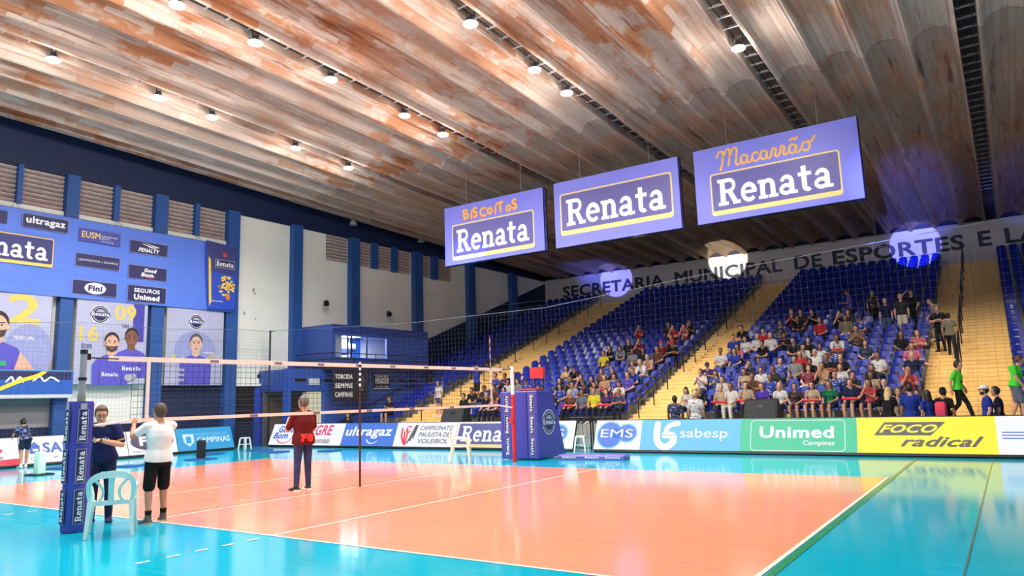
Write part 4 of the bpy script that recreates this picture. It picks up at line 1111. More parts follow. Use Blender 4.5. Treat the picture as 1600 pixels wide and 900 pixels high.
# ------------------------------------------------------------------ player posters (printed, flat)
skin = [mat('printed_skin_%d' % k, c, .6) for k, c in enumerate((S(222, 176, 148), S(214, 168, 140), S(128, 84, 62), S(226, 184, 160)))]
po = mat('poster_ground', S(176, 178, 206), .6, .05, 1.2); po2 = mat('poster_shade', S(150, 156, 204), .6); hairm = mat('printed_dark_hair', S(40, 32, 32), .6); jer = mat('printed_violet_jersey', S(88, 82, 190), .6, .08, 5); jer2 = mat('printed_violet_fold', S(70, 64, 166), .6)
gold2 = mat('printed_gold_number', S(222, 196, 96), .6); beard = mat('printed_beard', S(70, 52, 44), .6); lipm = mat('printed_lip', S(170, 96, 90), .6); greyh = mat('printed_grey_hair', S(88, 80, 78), .6)
def bust(sg, cx, cy, s, sk, hm, bd, z):
    """printed head and shoulders; cx,cy centre of the face, s face half height"""
    sg.put('figure_jersey', P2([(cx - 1.9 * s, cy - 4.6 * s), (cx + 1.9 * s, cy - 4.6 * s), (cx + 1.95 * s, cy - 2.4 * s), (cx + 1.5 * s, cy - 1.75 * s), (cx + .5 * s, cy - 1.3 * s), (cx - .5 * s, cy - 1.3 * s), (cx - 1.5 * s, cy - 1.75 * s), (cx - 1.95 * s, cy - 2.4 * s)]), jer, z)
    sg.put('figure_fold', P2([(cx - 1.3 * s, cy - 4.6 * s), (cx - 1.1 * s, cy - 4.6 * s), (cx - 1.2 * s, cy - 2.2 * s)], [(cx + 1.1 * s, cy - 4.6 * s), (cx + 1.3 * s, cy - 4.6 * s), (cx + 1.2 * s, cy - 2.2 * s)]), jer2, z + 1)
    sg.put('figure_neck', P2([(cx - .42 * s, cy - .6 * s), (cx - .45 * s, cy - 1.3 * s), (cx, cy - 1.55 * s), (cx + .45 * s, cy - 1.3 * s), (cx + .42 * s, cy - .6 * s)]), skin[sk], z + 1)
    sg.put('figure_hair', P2(disc(cx, cy + .22 * s, .80 * s, .95 * s, 20)), hm, z + 2)
    sg.put('figure_face', P2(disc(cx, cy - .1 * s, .70 * s, .93 * s, 20)), skin[sk], z + 3); sg.put('figure_ear', P2(disc(cx - .72 * s, cy - .08 * s, .12 * s, .22 * s, 10), disc(cx + .72 * s, cy - .08 * s, .12 * s, .22 * s, 10)), skin[sk], z + 3)
    if bd: sg.put('figure_beard', P2([(cx - .66 * s, cy - .3 * s), (cx - .5 * s, cy - .82 * s), (cx, cy - 1.06 * s), (cx + .5 * s, cy - .82 * s), (cx + .66 * s, cy - .3 * s), (cx + .3 * s, cy - .38 * s), (cx - .3 * s, cy - .38 * s)]), beard, z + 4)
    sg.put('figure_brow', P2(rc(cx - .46 * s, cy + .16 * s, cx - .14 * s, cy + .24 * s), rc(cx + .14 * s, cy + .16 * s, cx + .46 * s, cy + .24 * s), disc(cx - .28 * s, cy + .02 * s, .09 * s, .06 * s, 10), disc(cx + .28 * s, cy + .02 * s, .09 * s, .06 * s, 10)), hairm, z + 5)
    sg.put('figure_mouth', P2(disc(cx, cy - .58 * s, .26 * s, .07 * s, 12)), lipm, z + 5)
    sg.put('figure_nose', P2([(cx - .12 * s, cy - .3 * s), (cx + .12 * s, cy - .3 * s), (cx + .04 * s, cy + .1 * s), (cx - .04 * s, cy + .1 * s)]), lipm if sk == 2 else skin[1], z + 4)
def poster(label, y0, y1, z0, z1, fn):
    t = thing('player_poster', label, 'poster', (XW + .34, (y0 + y1) / 2, z0), 0, 'player posters under the wall banner')
    mb = MB(); mb.span((XW + .33, y0, z0), (XW + .35, y1, z1)); psh = wobj('sheet', mb, po, t)
    mb = MB()
    for a, b_ in (((y0, z0), (y1, z0)), ((y1, z0), (y1, z1)), ((y0, z1), (y0, z0))): mb.tube([(XW + .34, *a), (XW + .34, *b_)], .02, 4)
    wobj('frame', mb, M['steel'], t)
    sg = Sign((XW + .35, y0, z0), (0, 1, 0), (0, 0, 1), .0035); fn(sg, y1 - y0, z1 - z0); sg.done(psh)
def pA(sg, w, h):
    sg.put('number', fit(text2d('12', .025), w - 2.1, 2.05, 1.75, 1.0), gold2, 1); sg.put('poster_disc', P2(disc(w - .65, 1.1, .75, .95)), po2, 1)
    bust(sg, w - 1.62, 1.95, .42, 0, hairm, True, 2); sg.put('arm', P2([(w - .9, 1.1), (w - .62, .75), (w - .25, .2), (w - .6, .02), (w - 1.1, .3)]), skin[0], 3); sg.put('lettering', fit(text2d('PEDRO LIMA', .02), w - 1.12, 1.5, .62, .13), M['white'], 4)
    sg.put('jersey_lettering', fit(RENATA, w - 2.2, .12, 1.1, .24), M['white'], 5); sg.put('jersey_green', P2(rc(w - 1.95, .62, w - 1.3, .78)), mat('green_print', (0, 1, 0), .5), 5)
def pB(sg, w, h):
    sg.put('poster_stripe', P2(rc(w - .55, 1.6, w - .12, h - .05)), jer2, 1); sg.put('number', fit(text2d('09', .025), 1.35, h - .72, .8, .6), gold2, 2); sg.put('number', fit(text2d('16', .025), .12, 1.55, .68, .55), gold2, 1)
    sg.put('lettering', fit(text2d('YAN', .02), 1.62, 2.1, .26, .16), M['navy'], 3); sg.put('lettering', fit(text2d('ÉDER', .02), .22, 1.28, .38, .2), M['navy'], 2)
    badge(sg, .82, 2.55, .34, 2)
    bust(sg, 2.02, 1.75, .33, 2, hairm, False, 3); bust(sg, 1.28, 1.52, .34, 0, hairm, True, 9)
    sg.put('jersey_lettering', fit(RENATA, .95, .28, .6, .16), M['white'], 15); sg.put('jersey_lettering', fit(RENATA, 1.68, .5, .72, .17), M['white'], 15); sg.put('jersey_mark', P2(disc(1.95, .24, .16, .13), disc(2.12, .28, .13, .11)), M['silver'], 15)
def pC(sg, w, h):
    badge(sg, 1.26, 2.58, .32, 1); sg.put('poster_disc', P2(disc(1.25, 1.35, .92, .85)), po2, 1)
    sg.put('gold_script', P2(*strokes([[(.05, .95), (.4, 1.2), (.3, .9), (.75, 1.1)], [(1.7, 1.0), (2.1, 1.3), (2.0, 1.0), (2.4, 1.15)]], .06)), gold2, 2)
    bust(sg, 1.28, 1.68, .36, 3, greyh, False, 3); sg.put('lettering', fit(text2d('HORÁCIO', .02), 1.62, 1.26, .5, .13), M['white'], 9)
    sg.put('sleeve_marks', P2(rc(.55, .15, .8, .25), rc(.55, .35, .8, .45), rc(.55, .55, .8, .65)), M['silver'], 9)
poster('poster of a bearded player with gold number 12 at the left edge', 3.0, 5.56, 2.64, 5.74, pA)
poster('poster of two players with gold numbers 16 and 09', 6.38, 8.98, 2.66, 5.74, pB)
poster('poster of a smiling man in violet polo shirt, nearest the corner doorway', 9.78, 12.3, 2.62, 5.7, pC)
# ------------------------------------------------------------------ small balcony at the left edge
t = thing('wall_balcony', 'blue balcony parapet with a yellow sash at the left edge below the posters', 'balcony', (XW + .4, 4.5, 2.2), 0)
mb = MB(); mb.span((XW, -1.0, 2.18), (XW + .62, 6.27, 2.3)); wobj('slab', mb, mat('pale_slab', S(200, 202, 206), .7), t)
mb = MB(); mb.span((XW + .5, -1.0, 2.3), (XW + .62, 6.27, 3.08)); mb.span((XW, 6.15, 2.3), (XW + .5, 6.27, 3.08)); prp = wobj('parapet', mb, mat('balcony_blue', S(38, 92, 180), .5), t)
mb = MB(); mb.span((XW + .49, -1.0, 3.08), (XW + .64, 6.29, 3.12)); wobj('coping', mb, mat('balcony_coping', S(90, 150, 200), .5), t)
sg = Sign((XW + .62, 0, 2.3), (0, 1, 0), (0, 0, 1), .004)
sg.put('dark_band', P2(rc(2.0, .5, 6.2, .77)), M['patch'], 1)
sg.put('yellow_sash', P2(*strokes([[(3.6, .0), (4.1, .22), (4.6, .45), (5.1, .62), (5.35, .78)]], .13)), mat('sash_yellow', S(236, 214, 60), .5), 3)
sg.put('script_marks', P2(*strokes([[(4.2, .42), (4.35, .58), (4.45, .42), (4.6, .58), (4.7, .42)], [(5.0, .45), (5.2, .6), (5.35, .45), (5.55, .58), (5.8, .45)]], .06)), M['white'], 2)
sg.done(prp)
# ------------------------------------------------------------------ control cabin in the corner of the stand
XC = -14.3
cab = thing('control_cabin', 'blue control cabin with lit windows above the doorway, left of the stand', 'cabin', (-15.4, 19.8, 0), 0)
CB = mat('cabin_blue', S(48, 78, 156), .5, .05, 1); CD = M['dark_blue_paint']
mb = MB(); mb.span((XW, 16.5, 3.42), (XC, 23.15, 3.6)); mb.span((XW, 16.5, 5.05), (XC, 23.15, 5.32)); mb.span((XW, 16.5, 3.6), (XC, 16.62, 5.05)); mb.span((XW, 23.0, 3.6), (XC, 23.15, 5.05))
mb.span((XC - .12, 20.05, 3.6), (XC, 23.0, 5.05)); mb.span((XC - .12, 16.62, 3.6), (XC, 16.7, 5.05)); mb.span((XW + .1, 16.6, 3.6), (XW + .15, 23, 5.05)); mb.span((XC - .12, 16.7, 3.6), (XC, 20.05, 3.82)); mb.span((XC - .12, 16.7, 4.82), (XC, 20.05, 5.05))
wobj('shell', mb, CB, cab)
mb = MB(); mb.span((XC + .0, 16.5, 4.98), (XC + .03, 23.15, 5.32)); wobj('fascia', mb, mat('cabin_fascia', S(36, 58, 130), .5), cab)
wn = wobj('window_frame', MB().span((XC - .1, 17.72, 3.82), (XC - .04, 17.78, 4.82)).span((XC - .1, 18.72, 3.82), (XC - .04, 18.76, 4.82)).span((XC - .1, 17.5, 3.82), (XC - .04, 17.54, 4.82)), M['dark_steel'], cab)
gl, nt, b = _new('window_glass'); b.inputs['Transmission Weight'].default_value = 1; b.inputs['Roughness'].default_value = .02; b.inputs['IOR'].default_value = 1.2; b.inputs['Base Color'].default_value = (.9, .95, 1, 1)
mb = MB(); mb.span((XC - .075, 16.7, 3.82), (XC - .07, 20.0, 4.82)); wobj('pane', mb, gl, cab)
mb = MB(); mb.span((XW + .16, 16.65, 3.6), (XW + .18, 22.9, 5.04)); wobj('inner_wall', mb, mat('cabin_inner_wall', S(226, 228, 230), .7), cab)
mb = MB(); mb.span((XW + .2, 16.63, 3.6), (XC - .13, 16.66, 5.03)); mb.span((XW + .2, 22.6, 3.6), (XC - .13, 22.63, 5.03)); mb.span((XW + .2, 16.66, 5.0), (XC - .13, 22.6, 5.03)); wobj('inner_lining', mb, mat('cabin_inner_wall', (1, 1, 1), .7), cab)
mb = MB(); mb.span((XC - .5, 16.75, 3.6), (XC - .3, 17.35, 4.9)); wobj('curtain', mb, mat('pale_curtain', S(220, 222, 226), .8), cab)
t = thing('air_conditioner', 'white air conditioner seen through the cabin window', 'air conditioner', (XW + .4, 19.3, 4.4)); mb = MB(); mb.loft([[(x, y, z) for x, z in ((-.1, 0), (.08, 0), (.12, .06), (.12, .24), (.06, .28), (-.1, .28))] for y in (-.45, .45)]); obj('case', mb, M['white'], t); mb = MB(); mb.box((.11, 0, .05), (.02, .8, .03)); obj('vent', mb, M['steel'], t)
t = thing('office_chair', 'blue office chair seen through the cabin window', 'chair', (XC - 1.1, 18.0, 3.6)); mb = MB(); mb.box((0, 0, .45), (.45, .45, .08)); obj('seat', mb, CD, t); mb = MB(); mb.loft([[(-.2, y, z) for y, z in ((-.2, .52), (.2, .52), (.18, .95), (-.18, .95))], [(-.26, y, z) for y, z in ((-.2, .52), (.2, .52), (.18, .95), (-.18, .95))]]); obj('backrest', mb, CD, t); mb = MB(); mb.tube([(0, 0, 0.02), (0, 0, .42)], .03, 8); mb.tube([(-.25, 0, .03), (.25, 0, .03)], .02, 6); mb.tube([(0, -.25, .03), (0, .25, .03)], .02, 6); obj('base', mb, M['dark_steel'], t)
ld = bpy.data.lights.new('cabin_lamp', 'AREA'); ld.energy = 210; ld.size = 1.2; lo = bpy.data.objects.new('cabin_lamp', ld); COL.objects.link(lo); lo.location = (-15.4, 18.8, 4.95)
# walkway rail in front of the cabin
mb = MB(); mb.span((XW, 16.1, 3.25), (XC + .35, 23.15, 3.42)); wobj('walkway', mb, CD, cab)
mb = MB()
for z in (3.7, 3.98): mb.tube([(XC + .3, 16.2, z), (XC + .3, 23.1, z)], .022, 6); mb.tube([(XC + .3, 16.2, z), (XW + .3, 16.2, z)], .022, 6)
for k in range(6): mb.tube([(XC + .3, 16.2 + k * 1.38, 3.42), (XC + .3, 16.2 + k * 1.38, 3.98)], .02, 6)
wobj('railing', mb, M['dark_steel'], cab)
# lower cabin wall with vents, grille door and curtain
mb = MB(); mb.span((XW, 14.4, 2.3), (XC - .2, 23.15, 3.25)); mb.span((XC - .5, 16.25, 0), (XC - .2, 23.15, 2.3)); mb.span((XC - .5, 14.2, 0), (XC - .2, 14.4, 3.25)); wobj('lower_wall', mb, mat('cabin_lower_blue', S(44, 82, 168), .5, .05, 1), cab)
mb = MB()
for k in range(10): mb.span((XC - .2, 14.6 + k * .8, 2.7), (XC - .19, 15.2 + k * .8, 2.84))
wobj('vent', mb, M['black'], cab)
mb = MB(); mb.span((XC - .21, 15.35, 2.55), (XC - .18, 15.95, 2.85)); wobj('notice', mb, mat('pale_notice', S(196, 206, 214), .6), cab)
mb = MB()
for k in range(9): mb.tube([(XC - .3, 14.45 + k * .105, 0.02), (XC - .3, 14.45 + k * .105, 2.25)], .014, 5)
for z in (.05, 1.1, 2.25): mb.tube([(XC - .3, 14.42, z), (XC - .3, 15.32, z)], .02, 5)
wobj('grille_door', mb, M['dark_steel'], cab)
mb = MB(); mb.loft([[(XC - .45 + .05 * math.sin(k * 1.9), 15.3 + k * .068, z) for k in range(15)] + [(XC - .5, 15.3 + 14 * .068, z), (XC - .5, 15.3, z)] for z in (0.02, 2.26)]); wobj('emissive_curtain', mb, glow('emissive_cream_curtain', S(226, 222, 190), .75), cab)  # curtain's brightness added as its own emission, no light behind it
mb = MB(); mb.span((XW + .3, 14.4, 0), (XW + .35, 16.3, 2.3)); wobj('inner_wall', mb, mat('brown_passage', S(110, 96, 88), .8), cab)
mb = MB(); mb.tube([(XC - .12, 15.6, .3), (XC - .12, 21.2, 2.45)], .03, 6); mb.tube([(XC - .12, 21.2, 2.45), (XC - .12, 22.6, 2.5)], .03, 6); wobj('handrail', mb, CD, cab)
# supporters' cloth banners
def fan(label, y0, y1, z0, z1, fn):
    t = thing('supporter_banner', label, 'banner', (XC + .36, (y0 + y1) / 2, z0), 0, 'black supporter banners'); x = XC + .365
    if y0 > 19: x = XC - .15
    mb = MB(); n = 8; mb.loft([[(x + .02 * math.sin(k * 1.7), y0 + (y1 - y0) * k / n, z) for k in range(n + 1)] + [(x - .02 + .02 * math.sin(k * 1.7), y0 + (y1 - y0) * k / n, z) for k in range(n, -1, -1)] for z in (z0, (z0 + z1) / 2, z1)])
    clo = wobj('cloth', mb, mat('black_banner_cloth', S(28, 30, 44), .8), t, .6)
    sg = Sign((x + .024, y0, z0), (0, 1, 0), (0, 0, 1), .003); fn(sg, y1 - y0, z1 - z0); sg.done(clo)
wh = mat('white_banner_paint', S(226, 226, 226), .7)
def f1(sg, w, h):
    for k, s in enumerate(('TORCIDA', 'SEMPRE', 'CAMPINAS')): sg.put('lettering', fit(text2d(s, .05), .14, h * (.70 - .29 * k), 1.06, .24), wh, 1)
    sg.put('crest', P2(*arcq(1.72, h * .62, .22, .26, 0, 360, .03, n=20)), mat('grey_banner_paint', S(120, 124, 136), .7), 1); sg.put('crest', P2(*arcq(1.72, h * .66, .1, .1, 0, 360, .02, n=14), [(1.6, h * .32), (1.84, h * .32), (1.84, h * .39), (1.6, h * .39)]), mat('grey_banner_paint', (1, 1, 1), .7), 1)
def f2(sg, w, h):
    sg.put('edge_line', P2(rc(0, h - .03, w, h), rc(0, 0, w, .03)), wh, 1)
    for k, s in enumerate(('TORCIDA', 'SEMPRE', 'CAMPINAS')): sg.put('lettering', fit(text2d(s, .05), .1, h * (.74 - .2 * k), w - .2, .13), wh, 1)
    sg.put('lettering', fit(text2d('VEM COM A GENTE', .02), .1, .07, w - .2, .07), wh, 1)
fan('large black cloth banner reading Torcida Sempre Campinas hung below the cabin', 16.2, 18.4, 1.82, 3.2, f1)
fan('small black cloth banner reading Torcida Sempre Campinas beside the stand', 19.25, 20.4, 2.36, 3.05, f2)
# small speakers on brackets
for y, z, lab in ((18.1, 6.58, 'black speaker on a bracket high on the white wall, nearer one'), (22.5, 6.4, 'black speaker on a bracket high on the white wall, farther one')):
    t = thing('wall_speaker', lab, 'wall speaker', (XW, y, z), 0, 'wall speakers')
    mb = MB(); mb.box((.45, -.25, 0), (.16, .2, .24)); obj('case', mb, M['black'], t)
    mb = MB(); mb.tube([(0, .15, .1), (.3, .1, .02), (.42, -.14, 0)], .03, 6); mb.box((.02, .15, .1), (.04, .12, .3)); obj('bracket', mb, M['black'], t)
# ------------------------------------------------------------------ ball-stop nets
def stopnet(label, A, B, z0, ztop, cell, rad, name='ball_stop_net'):
    A = Vector(A); B = Vector(B); L_ = (B - A).length; u = (B - A) / L_; nrm = Vector((-u.y, u.x, 0))
    t = thing(name, label, 'safety net', (A.x, A.y, 0)); n = int(L_ / cell)
    bow = lambda s, z: .12 * math.sin(s * .9) * math.sin(PI * min(1, max(0, z / ztop(s))))
    P = lambda s, z: A + u * s + nrm * bow(s, z) + Vector((0, 0, z))
    mb = MB(); r = rad
    for k in range(n + 1):
        s = L_ * k / n; zt = ztop(s); mb.tube([P(s, z0), P(s, (z0 + zt) / 2), P(s, zt)], r, 3, cap=False)
    zk = z0
    while zk < 5.4:
        pts = [P(L_ * k / 24, zk) for k in range(25) if zk < ztop(L_ * k / 24) - .03]
        if len(pts) > 1: mb.tube(pts, r, 3, cap=False)
        zk += cell
    wobj('mesh', mb, M['cord'], t)
    mb = MB(); mb.tube([P(L_ * k / 40, ztop(L_ * k / 40) + .004) for k in range(41)], .009, 5)
    wobj('rope', mb, mat('white_rope', S(112, 116, 126), .7), t)
    return t
stopnet('pale ball-stop net hanging in front of the end wall', (-15.9, -6, 0), (-15.9, 14.3, 0), .5, lambda s: 4.45 + .024 * max(0, s) + .05 * math.cos(s), .14, .0022)
def zt2(s):
    K_ = [(0, 5.0), (8.3, 4.66), (14.5, 4.66), (19.8, 5.1), (24.2, 5.36), (27.8, 5.58), (36, 5.8)]
    for (a, za), (b_, zb) in zip(K_, K_[1:]):
        if s <= b_: return za + (zb - za) * (s - a) / (b_ - a)
    return K_[-1][1]
stopnet('pale ball-stop net stretched in front of the spectator stand', (-16.1, 14.5, 0), (18, 14.5, 0), .5, zt2, .17, .0012)
t = thing('net_pole', 'slim dark pole in the corner carrying the ball-stop nets', 'pole', (-16.0, 14.42, 0))
mb = MB(); mb.tube([(0, 0, 0), (0, 0, 5.02)], .04, 8); obj('tube', mb, M['dark_steel'], t, 1)
mb = MB(); mb.tube([(0, 0, 4.98), (.3, .02, 4.98)], .018, 6); obj('arm', mb, M['dark_steel'], t)
# ------------------------------------------------------------------ stage wedges on the front walkway of the stand
def wedge(label, x, y, w):
    t = thing('stage_speaker', label, 'speaker', (x, y, ZF(0) + .003), 0, 'black wedge speakers')
    prof = [(-.30, 0), (-.36, .16), (-.12, .74), (.04, .77), (.34, .26), (.34, 0)]
    mb = MB(); mb.loft([[(xx, p[0], p[1]) for p in prof] for xx in (-w / 2, -w / 2 + .04, w / 2 - .04, w / 2)]); obj('cabinet', mb, mat('black_carpet_cabinet', S(34, 34, 36), .75, .1, 30), t)
    u = Vector((1, 0, 0)); a = Vector((0, -.36, .16)); b_ = Vector((0, -.12, .74)); v = (b_ - a).normalized(); n = u.cross(v)
    mb = MB(); o = a + n * .006; mb.add([o + u * p[0] + v * p[1] for p in rrect(-w / 2 + .06, .03, w - .12, .56, .03)] , [tuple(range(24))]); obj('grille', mb, mat('dark_grille_cloth', S(52, 52, 54), .8, .15, 60), t)
    mb = MB(); mb.box((0, -.215, .53), (.22, .03, .1), 0, Matrix.Rotation(-.46, 3, 'X')); obj('handle', mb, M['black'], t)
wedge('black wedge speaker in front of the left stairs', -7.75, 17.25, 1.1)
wedge('black wedge speaker in front of the right block of spectators', 4.52, 17.25, 1.02)
t = thing('water_bottle', 'small yellow bottle standing beside the right wedge speaker', 'bottle', (5.2, 17.6, ZF(0) + .003)); mb = MB(); mb.loft([[(r * math.cos(k * PI / 5), r * math.sin(k * PI / 5), z) for k in range(10)] for r, z in ((.05, 0), (.055, .02), (.055, .24), (.025, .28))]); obj('body', mb, mat('yellow_bottle', S(226, 230, 90), .4), t, .8); mb = MB(); mb.tube([(0, 0, .28), (0, 0, .34)], .03, 8); obj('cap', mb, M['black'], t)
# ------------------------------------------------------------------ people
def fuse(mb, voxel, smooth=4, ratio=1.0):
    """one continuous surface out of overlapping volumes"""
    me = mesh_from('fuse', mb, []); o = bpy.data.objects.new('fuse', me); COL.objects.link(o)
    md = o.modifiers.new('r', 'REMESH'); md.mode = 'VOXEL'; md.voxel_size = voxel; md.adaptivity = 0
    if smooth: s_ = o.modifiers.new('s', 'SMOOTH'); s_.factor = .5; s_.iterations = smooth
    if ratio < 1: d = o.modifiers.new('d', 'DECIMATE'); d.ratio = ratio
    bpy.context.view_layer.update()
    ev = o.evaluated_get(bpy.context.evaluated_depsgraph_get()); r = ev.to_mesh()
    out = MB(); out.add([tuple(v.co) for v in r.vertices], [tuple(p.vertices) for p in r.polygons])
    ev.to_mesh_clear(); bpy.data.objects.remove(o); bpy.data.meshes.remove(me)
    return out
V3 = Vector
def bez(a, b, c, t): return a * (1 - t) ** 2 + b * 2 * t * (1 - t) + c * t * t
def torso(mb, J, secs, grow=0.0, n=20):
    hip, mid, nb = V3(J['hip']), V3(J['mid']), V3(J['neck'])
    sl = (V3(J['shR']) - V3(J['shL'])).normalized(); hl = V3(J.get('hiplat', (1, 0, 0))).normalized()
    bulk = J.get('bulk', 1.0); rings = []
    for t, rx, ry, dy in secs:
        c = bez(hip, mid * 2 - (hip + nb) / 2, nb, t) if 0 <= t <= 1 else hip + (hip - bez(hip, mid * 2 - (hip + nb) / 2, nb, .2)).normalized() * (-t) * (nb - hip).length
        e = .03; a = bez(hip, mid * 2 - (hip + nb) / 2, nb, max(0, t - e)); b_ = bez(hip, mid * 2 - (hip + nb) / 2, nb, min(1, max(e, t + e)))
        ax = (b_ - a).normalized(); lat = hl.lerp(sl, min(1, max(0, t))).normalized(); fw = ax.cross(lat).normalized(); lat = fw.cross(ax).normalized()
        k = bulk if .05 < t < .8 else (1 + (bulk - 1) * .5)
        rings.append([c + fw * dy * bulk + lat * (rx * (1 + (k - 1) * .6) + grow) * math.cos(2 * PI * i / n) + fw * (ry * k + grow) * math.sin(2 * PI * i / n) for i in range(n)])
    mb.loft(rings)
SEC_M = [(-.17, .07, .07, -.01), (-.1, .135, .10, -.01), (0, .168, .118, -.005), (.12, .162, .112, 0), (.32, .148, .104, .008), (.5, .158, .112, .008), (.68, .176, .12, .004), (.82, .178, .108, 0), (.91, .145, .085, -.004), (.97, .095, .07, -.004), (1.03, .062, .06, 0)]
SEC_F = [(-.17, .07, .07, -.01), (-.1, .14, .105, -.012), (0, .172, .122, -.01), (.12, .160, .112, 0), (.34, .126, .094, .006), (.5, .138, .108, .012), (.66, .152, .125, .02), (.8, .158, .102, .004), (.9, .13, .08, 0), (.97, .085, .064, 0), (1.03, .056, .055, 0)]
def head_parts(mb, c, Fm, s=1.0):
    """Fm: 3x3 frame, columns right, forward, up"""
    P = lambda x, y, z: V3(c) + Fm @ (V3((x, y, z)) * s)
    prof = [(-.120, .018, .016, .066), (-.110, .040, .034, .052), (-.088, .055, .064, .026), (-.055, .065, .084, .010), (-.015, .073, .094, .002), (.02, .076, .098, -.002), (.055, .074, .097, -.005), (.085, .063, .083, -.008), (.108, .043, .058, -.01), (.121, .014, .02, -.01)]
    mb.loft([[P(rx * math.cos(2 * PI * i / 20), yo + ry * math.sin(2 * PI * i / 20), z) for i in range(20)] for z, rx, ry, yo in prof])
    mb.caps(P(0, .094, .016), .010 * s, P(0, .112, -.028), .0145 * s, 10)              # nose
    mb.caps(P(-.012, .098, -.034), .009 * s, P(.012, .098, -.034), .009 * s, 8)
    for sx in (-1, 1):
        mb.ball(P(sx * .078, -.008, -.008), (.012 * s, .02 * s, .033 * s), 10, 6, frame=Fm)   # ears
        mb.caps(P(sx * .018, .088, .034), .010 * s, P(sx * .05, .078, .03), .009 * s, 8)        # brow
        mb.caps(P(sx * .045, .062, -.02), .018 * s, P(sx * .04, .06, -.045), .014 * s, 8)      # cheek
    mb.caps(P(-.02, .083, -.064), .010 * s, P(.02, .083, -.064), .010 * s, 8)
    mb.caps(P(-.013, .081, -.076), .010 * s, P(.013, .081, -.076), .010 * s, 8)
    mb.ball(P(0, .074, -.104), .018 * s, 8, 6)
def face_marks(out, c, Fm, s=1.0):
    P = lambda x, y, z: V3(c) + Fm @ (V3((x, y, z)) * s)
    for sx in (-1, 1):
        out.ball(P(sx * .032, .0835, .012), (.014 * s, .008 * s, .0085 * s), 10, 6, 1, Fm)
        out.ball(P(sx * .031, .0885, .012), (.006 * s, .005 * s, .0065 * s), 8, 6, 2, Fm)
        out.tube([P(sx * .016, .097, .036), P(sx * .034, .096, .041), P(sx * .054, .084, .035)], [.0035 * s, .0045 * s, .003 * s], 5, 2)
    out.tube([P(-.026, .084, -.068), P(-.01, .094, -.066), P(.01, .094, -.066), P(.026, .084, -.068)], [.003 * s, .0065 * s, .0065 * s, .003 * s], 6, 3)
def hand(mb, w, d, pn, side, curl=.35, spread=1.0, thumb=.6):
    """palm, four jointed fingers, thumb leaving the side of the palm; d along the hand, pn palm normal, side +1: thumb on d x pn"""
    w = V3(w); d = V3(d).normalized(); pn = V3(pn); pn = (pn - d * pn.dot(d)).normalized(); s = d.cross(pn).normalized() * side
    for off, ln in ((.026, .082), (.009, .086), (-.009, .082), (-.026, .074)): mb.caps(w + s * off * .75 + d * .008, .0155, w + d * ln + s * off, .012, 8)
    for off, b0, ln in ((.028, .082, .070), (.0095, .088, .078), (-.0095, .084, .072), (-.027, .076, .056)):
        p = w + d * b0 + s * off * spread; ang = 0
        for k, fr in enumerate((.45, .32, .23)):
            ang += curl * (1.0, 1.2, .8)[k]
            dd = (d * math.cos(ang) + pn * math.sin(ang)).normalized(); q = p + dd * ln * fr
            mb.caps(p, .0092 - .0008 * k, q, .0086 - .0008 * k, 8); p = q
    p = w + d * .022 + s * .026; dd = (d * .75 + s * thumb + pn * .25).normalized(); q = p + dd * .042; mb.caps(p, .0135, q, .0105, 8)
    dd = (d * .9 + s * thumb * .35 + pn * (.2 + curl * .5)).normalized(); r = q + dd * .03; mb.caps(q, .0105, r, .0088, 8); mb.caps(r, .0088, r + dd * .022, .0072, 8)
def frame_of(yaw, pitch, roll=0.0): return Matrix.Rotation(yaw, 3, 'Z') @ Matrix.Rotation(pitch, 3, 'X') @ Matrix.Rotation(roll, 3, 'Y')
def limb(mb, pts, rs, n=14):
    for i in range(len(pts) - 1): mb.caps(pts[i], rs[i], pts[i + 1], rs[i + 1], n)
def foot(mb, an, toe, grow=0.0, ln=.25, sole=False):
    an = V3(an); f = V3((toe[0], toe[1], 0)).normalized(); r = V3((f.y, -f.x, 0)); z0 = an.z - .085
    sec = [(-.075, .026, .02, .035), (-.055, .036, .05, .05), (-.01, .040, .075, .05), (.04, .042, .07, .035), (.09, .046, .045, .025), (.14, .046, .035, .018), (.175, .036, .028, .014), (.195, .016, .02, .01)]
    rings = []
    for y, w, h, _ in sec:
        y *= ln / .27; c = an + f * y
        rings.append([V3((c.x, c.y, z0)) + r * (w + grow) * math.cos(2 * PI * i / 14) + V3((0, 0, max(.004, (h + grow) * (.5 + .62 * math.sin(2 * PI * i / 14))))) for i in range(14)])
    mb.loft(rings)
    mb.caps((an.x, an.y, z0 + .05), .042 + grow, tuple(an + V3((0, 0, .03))), .04 + grow, 12)
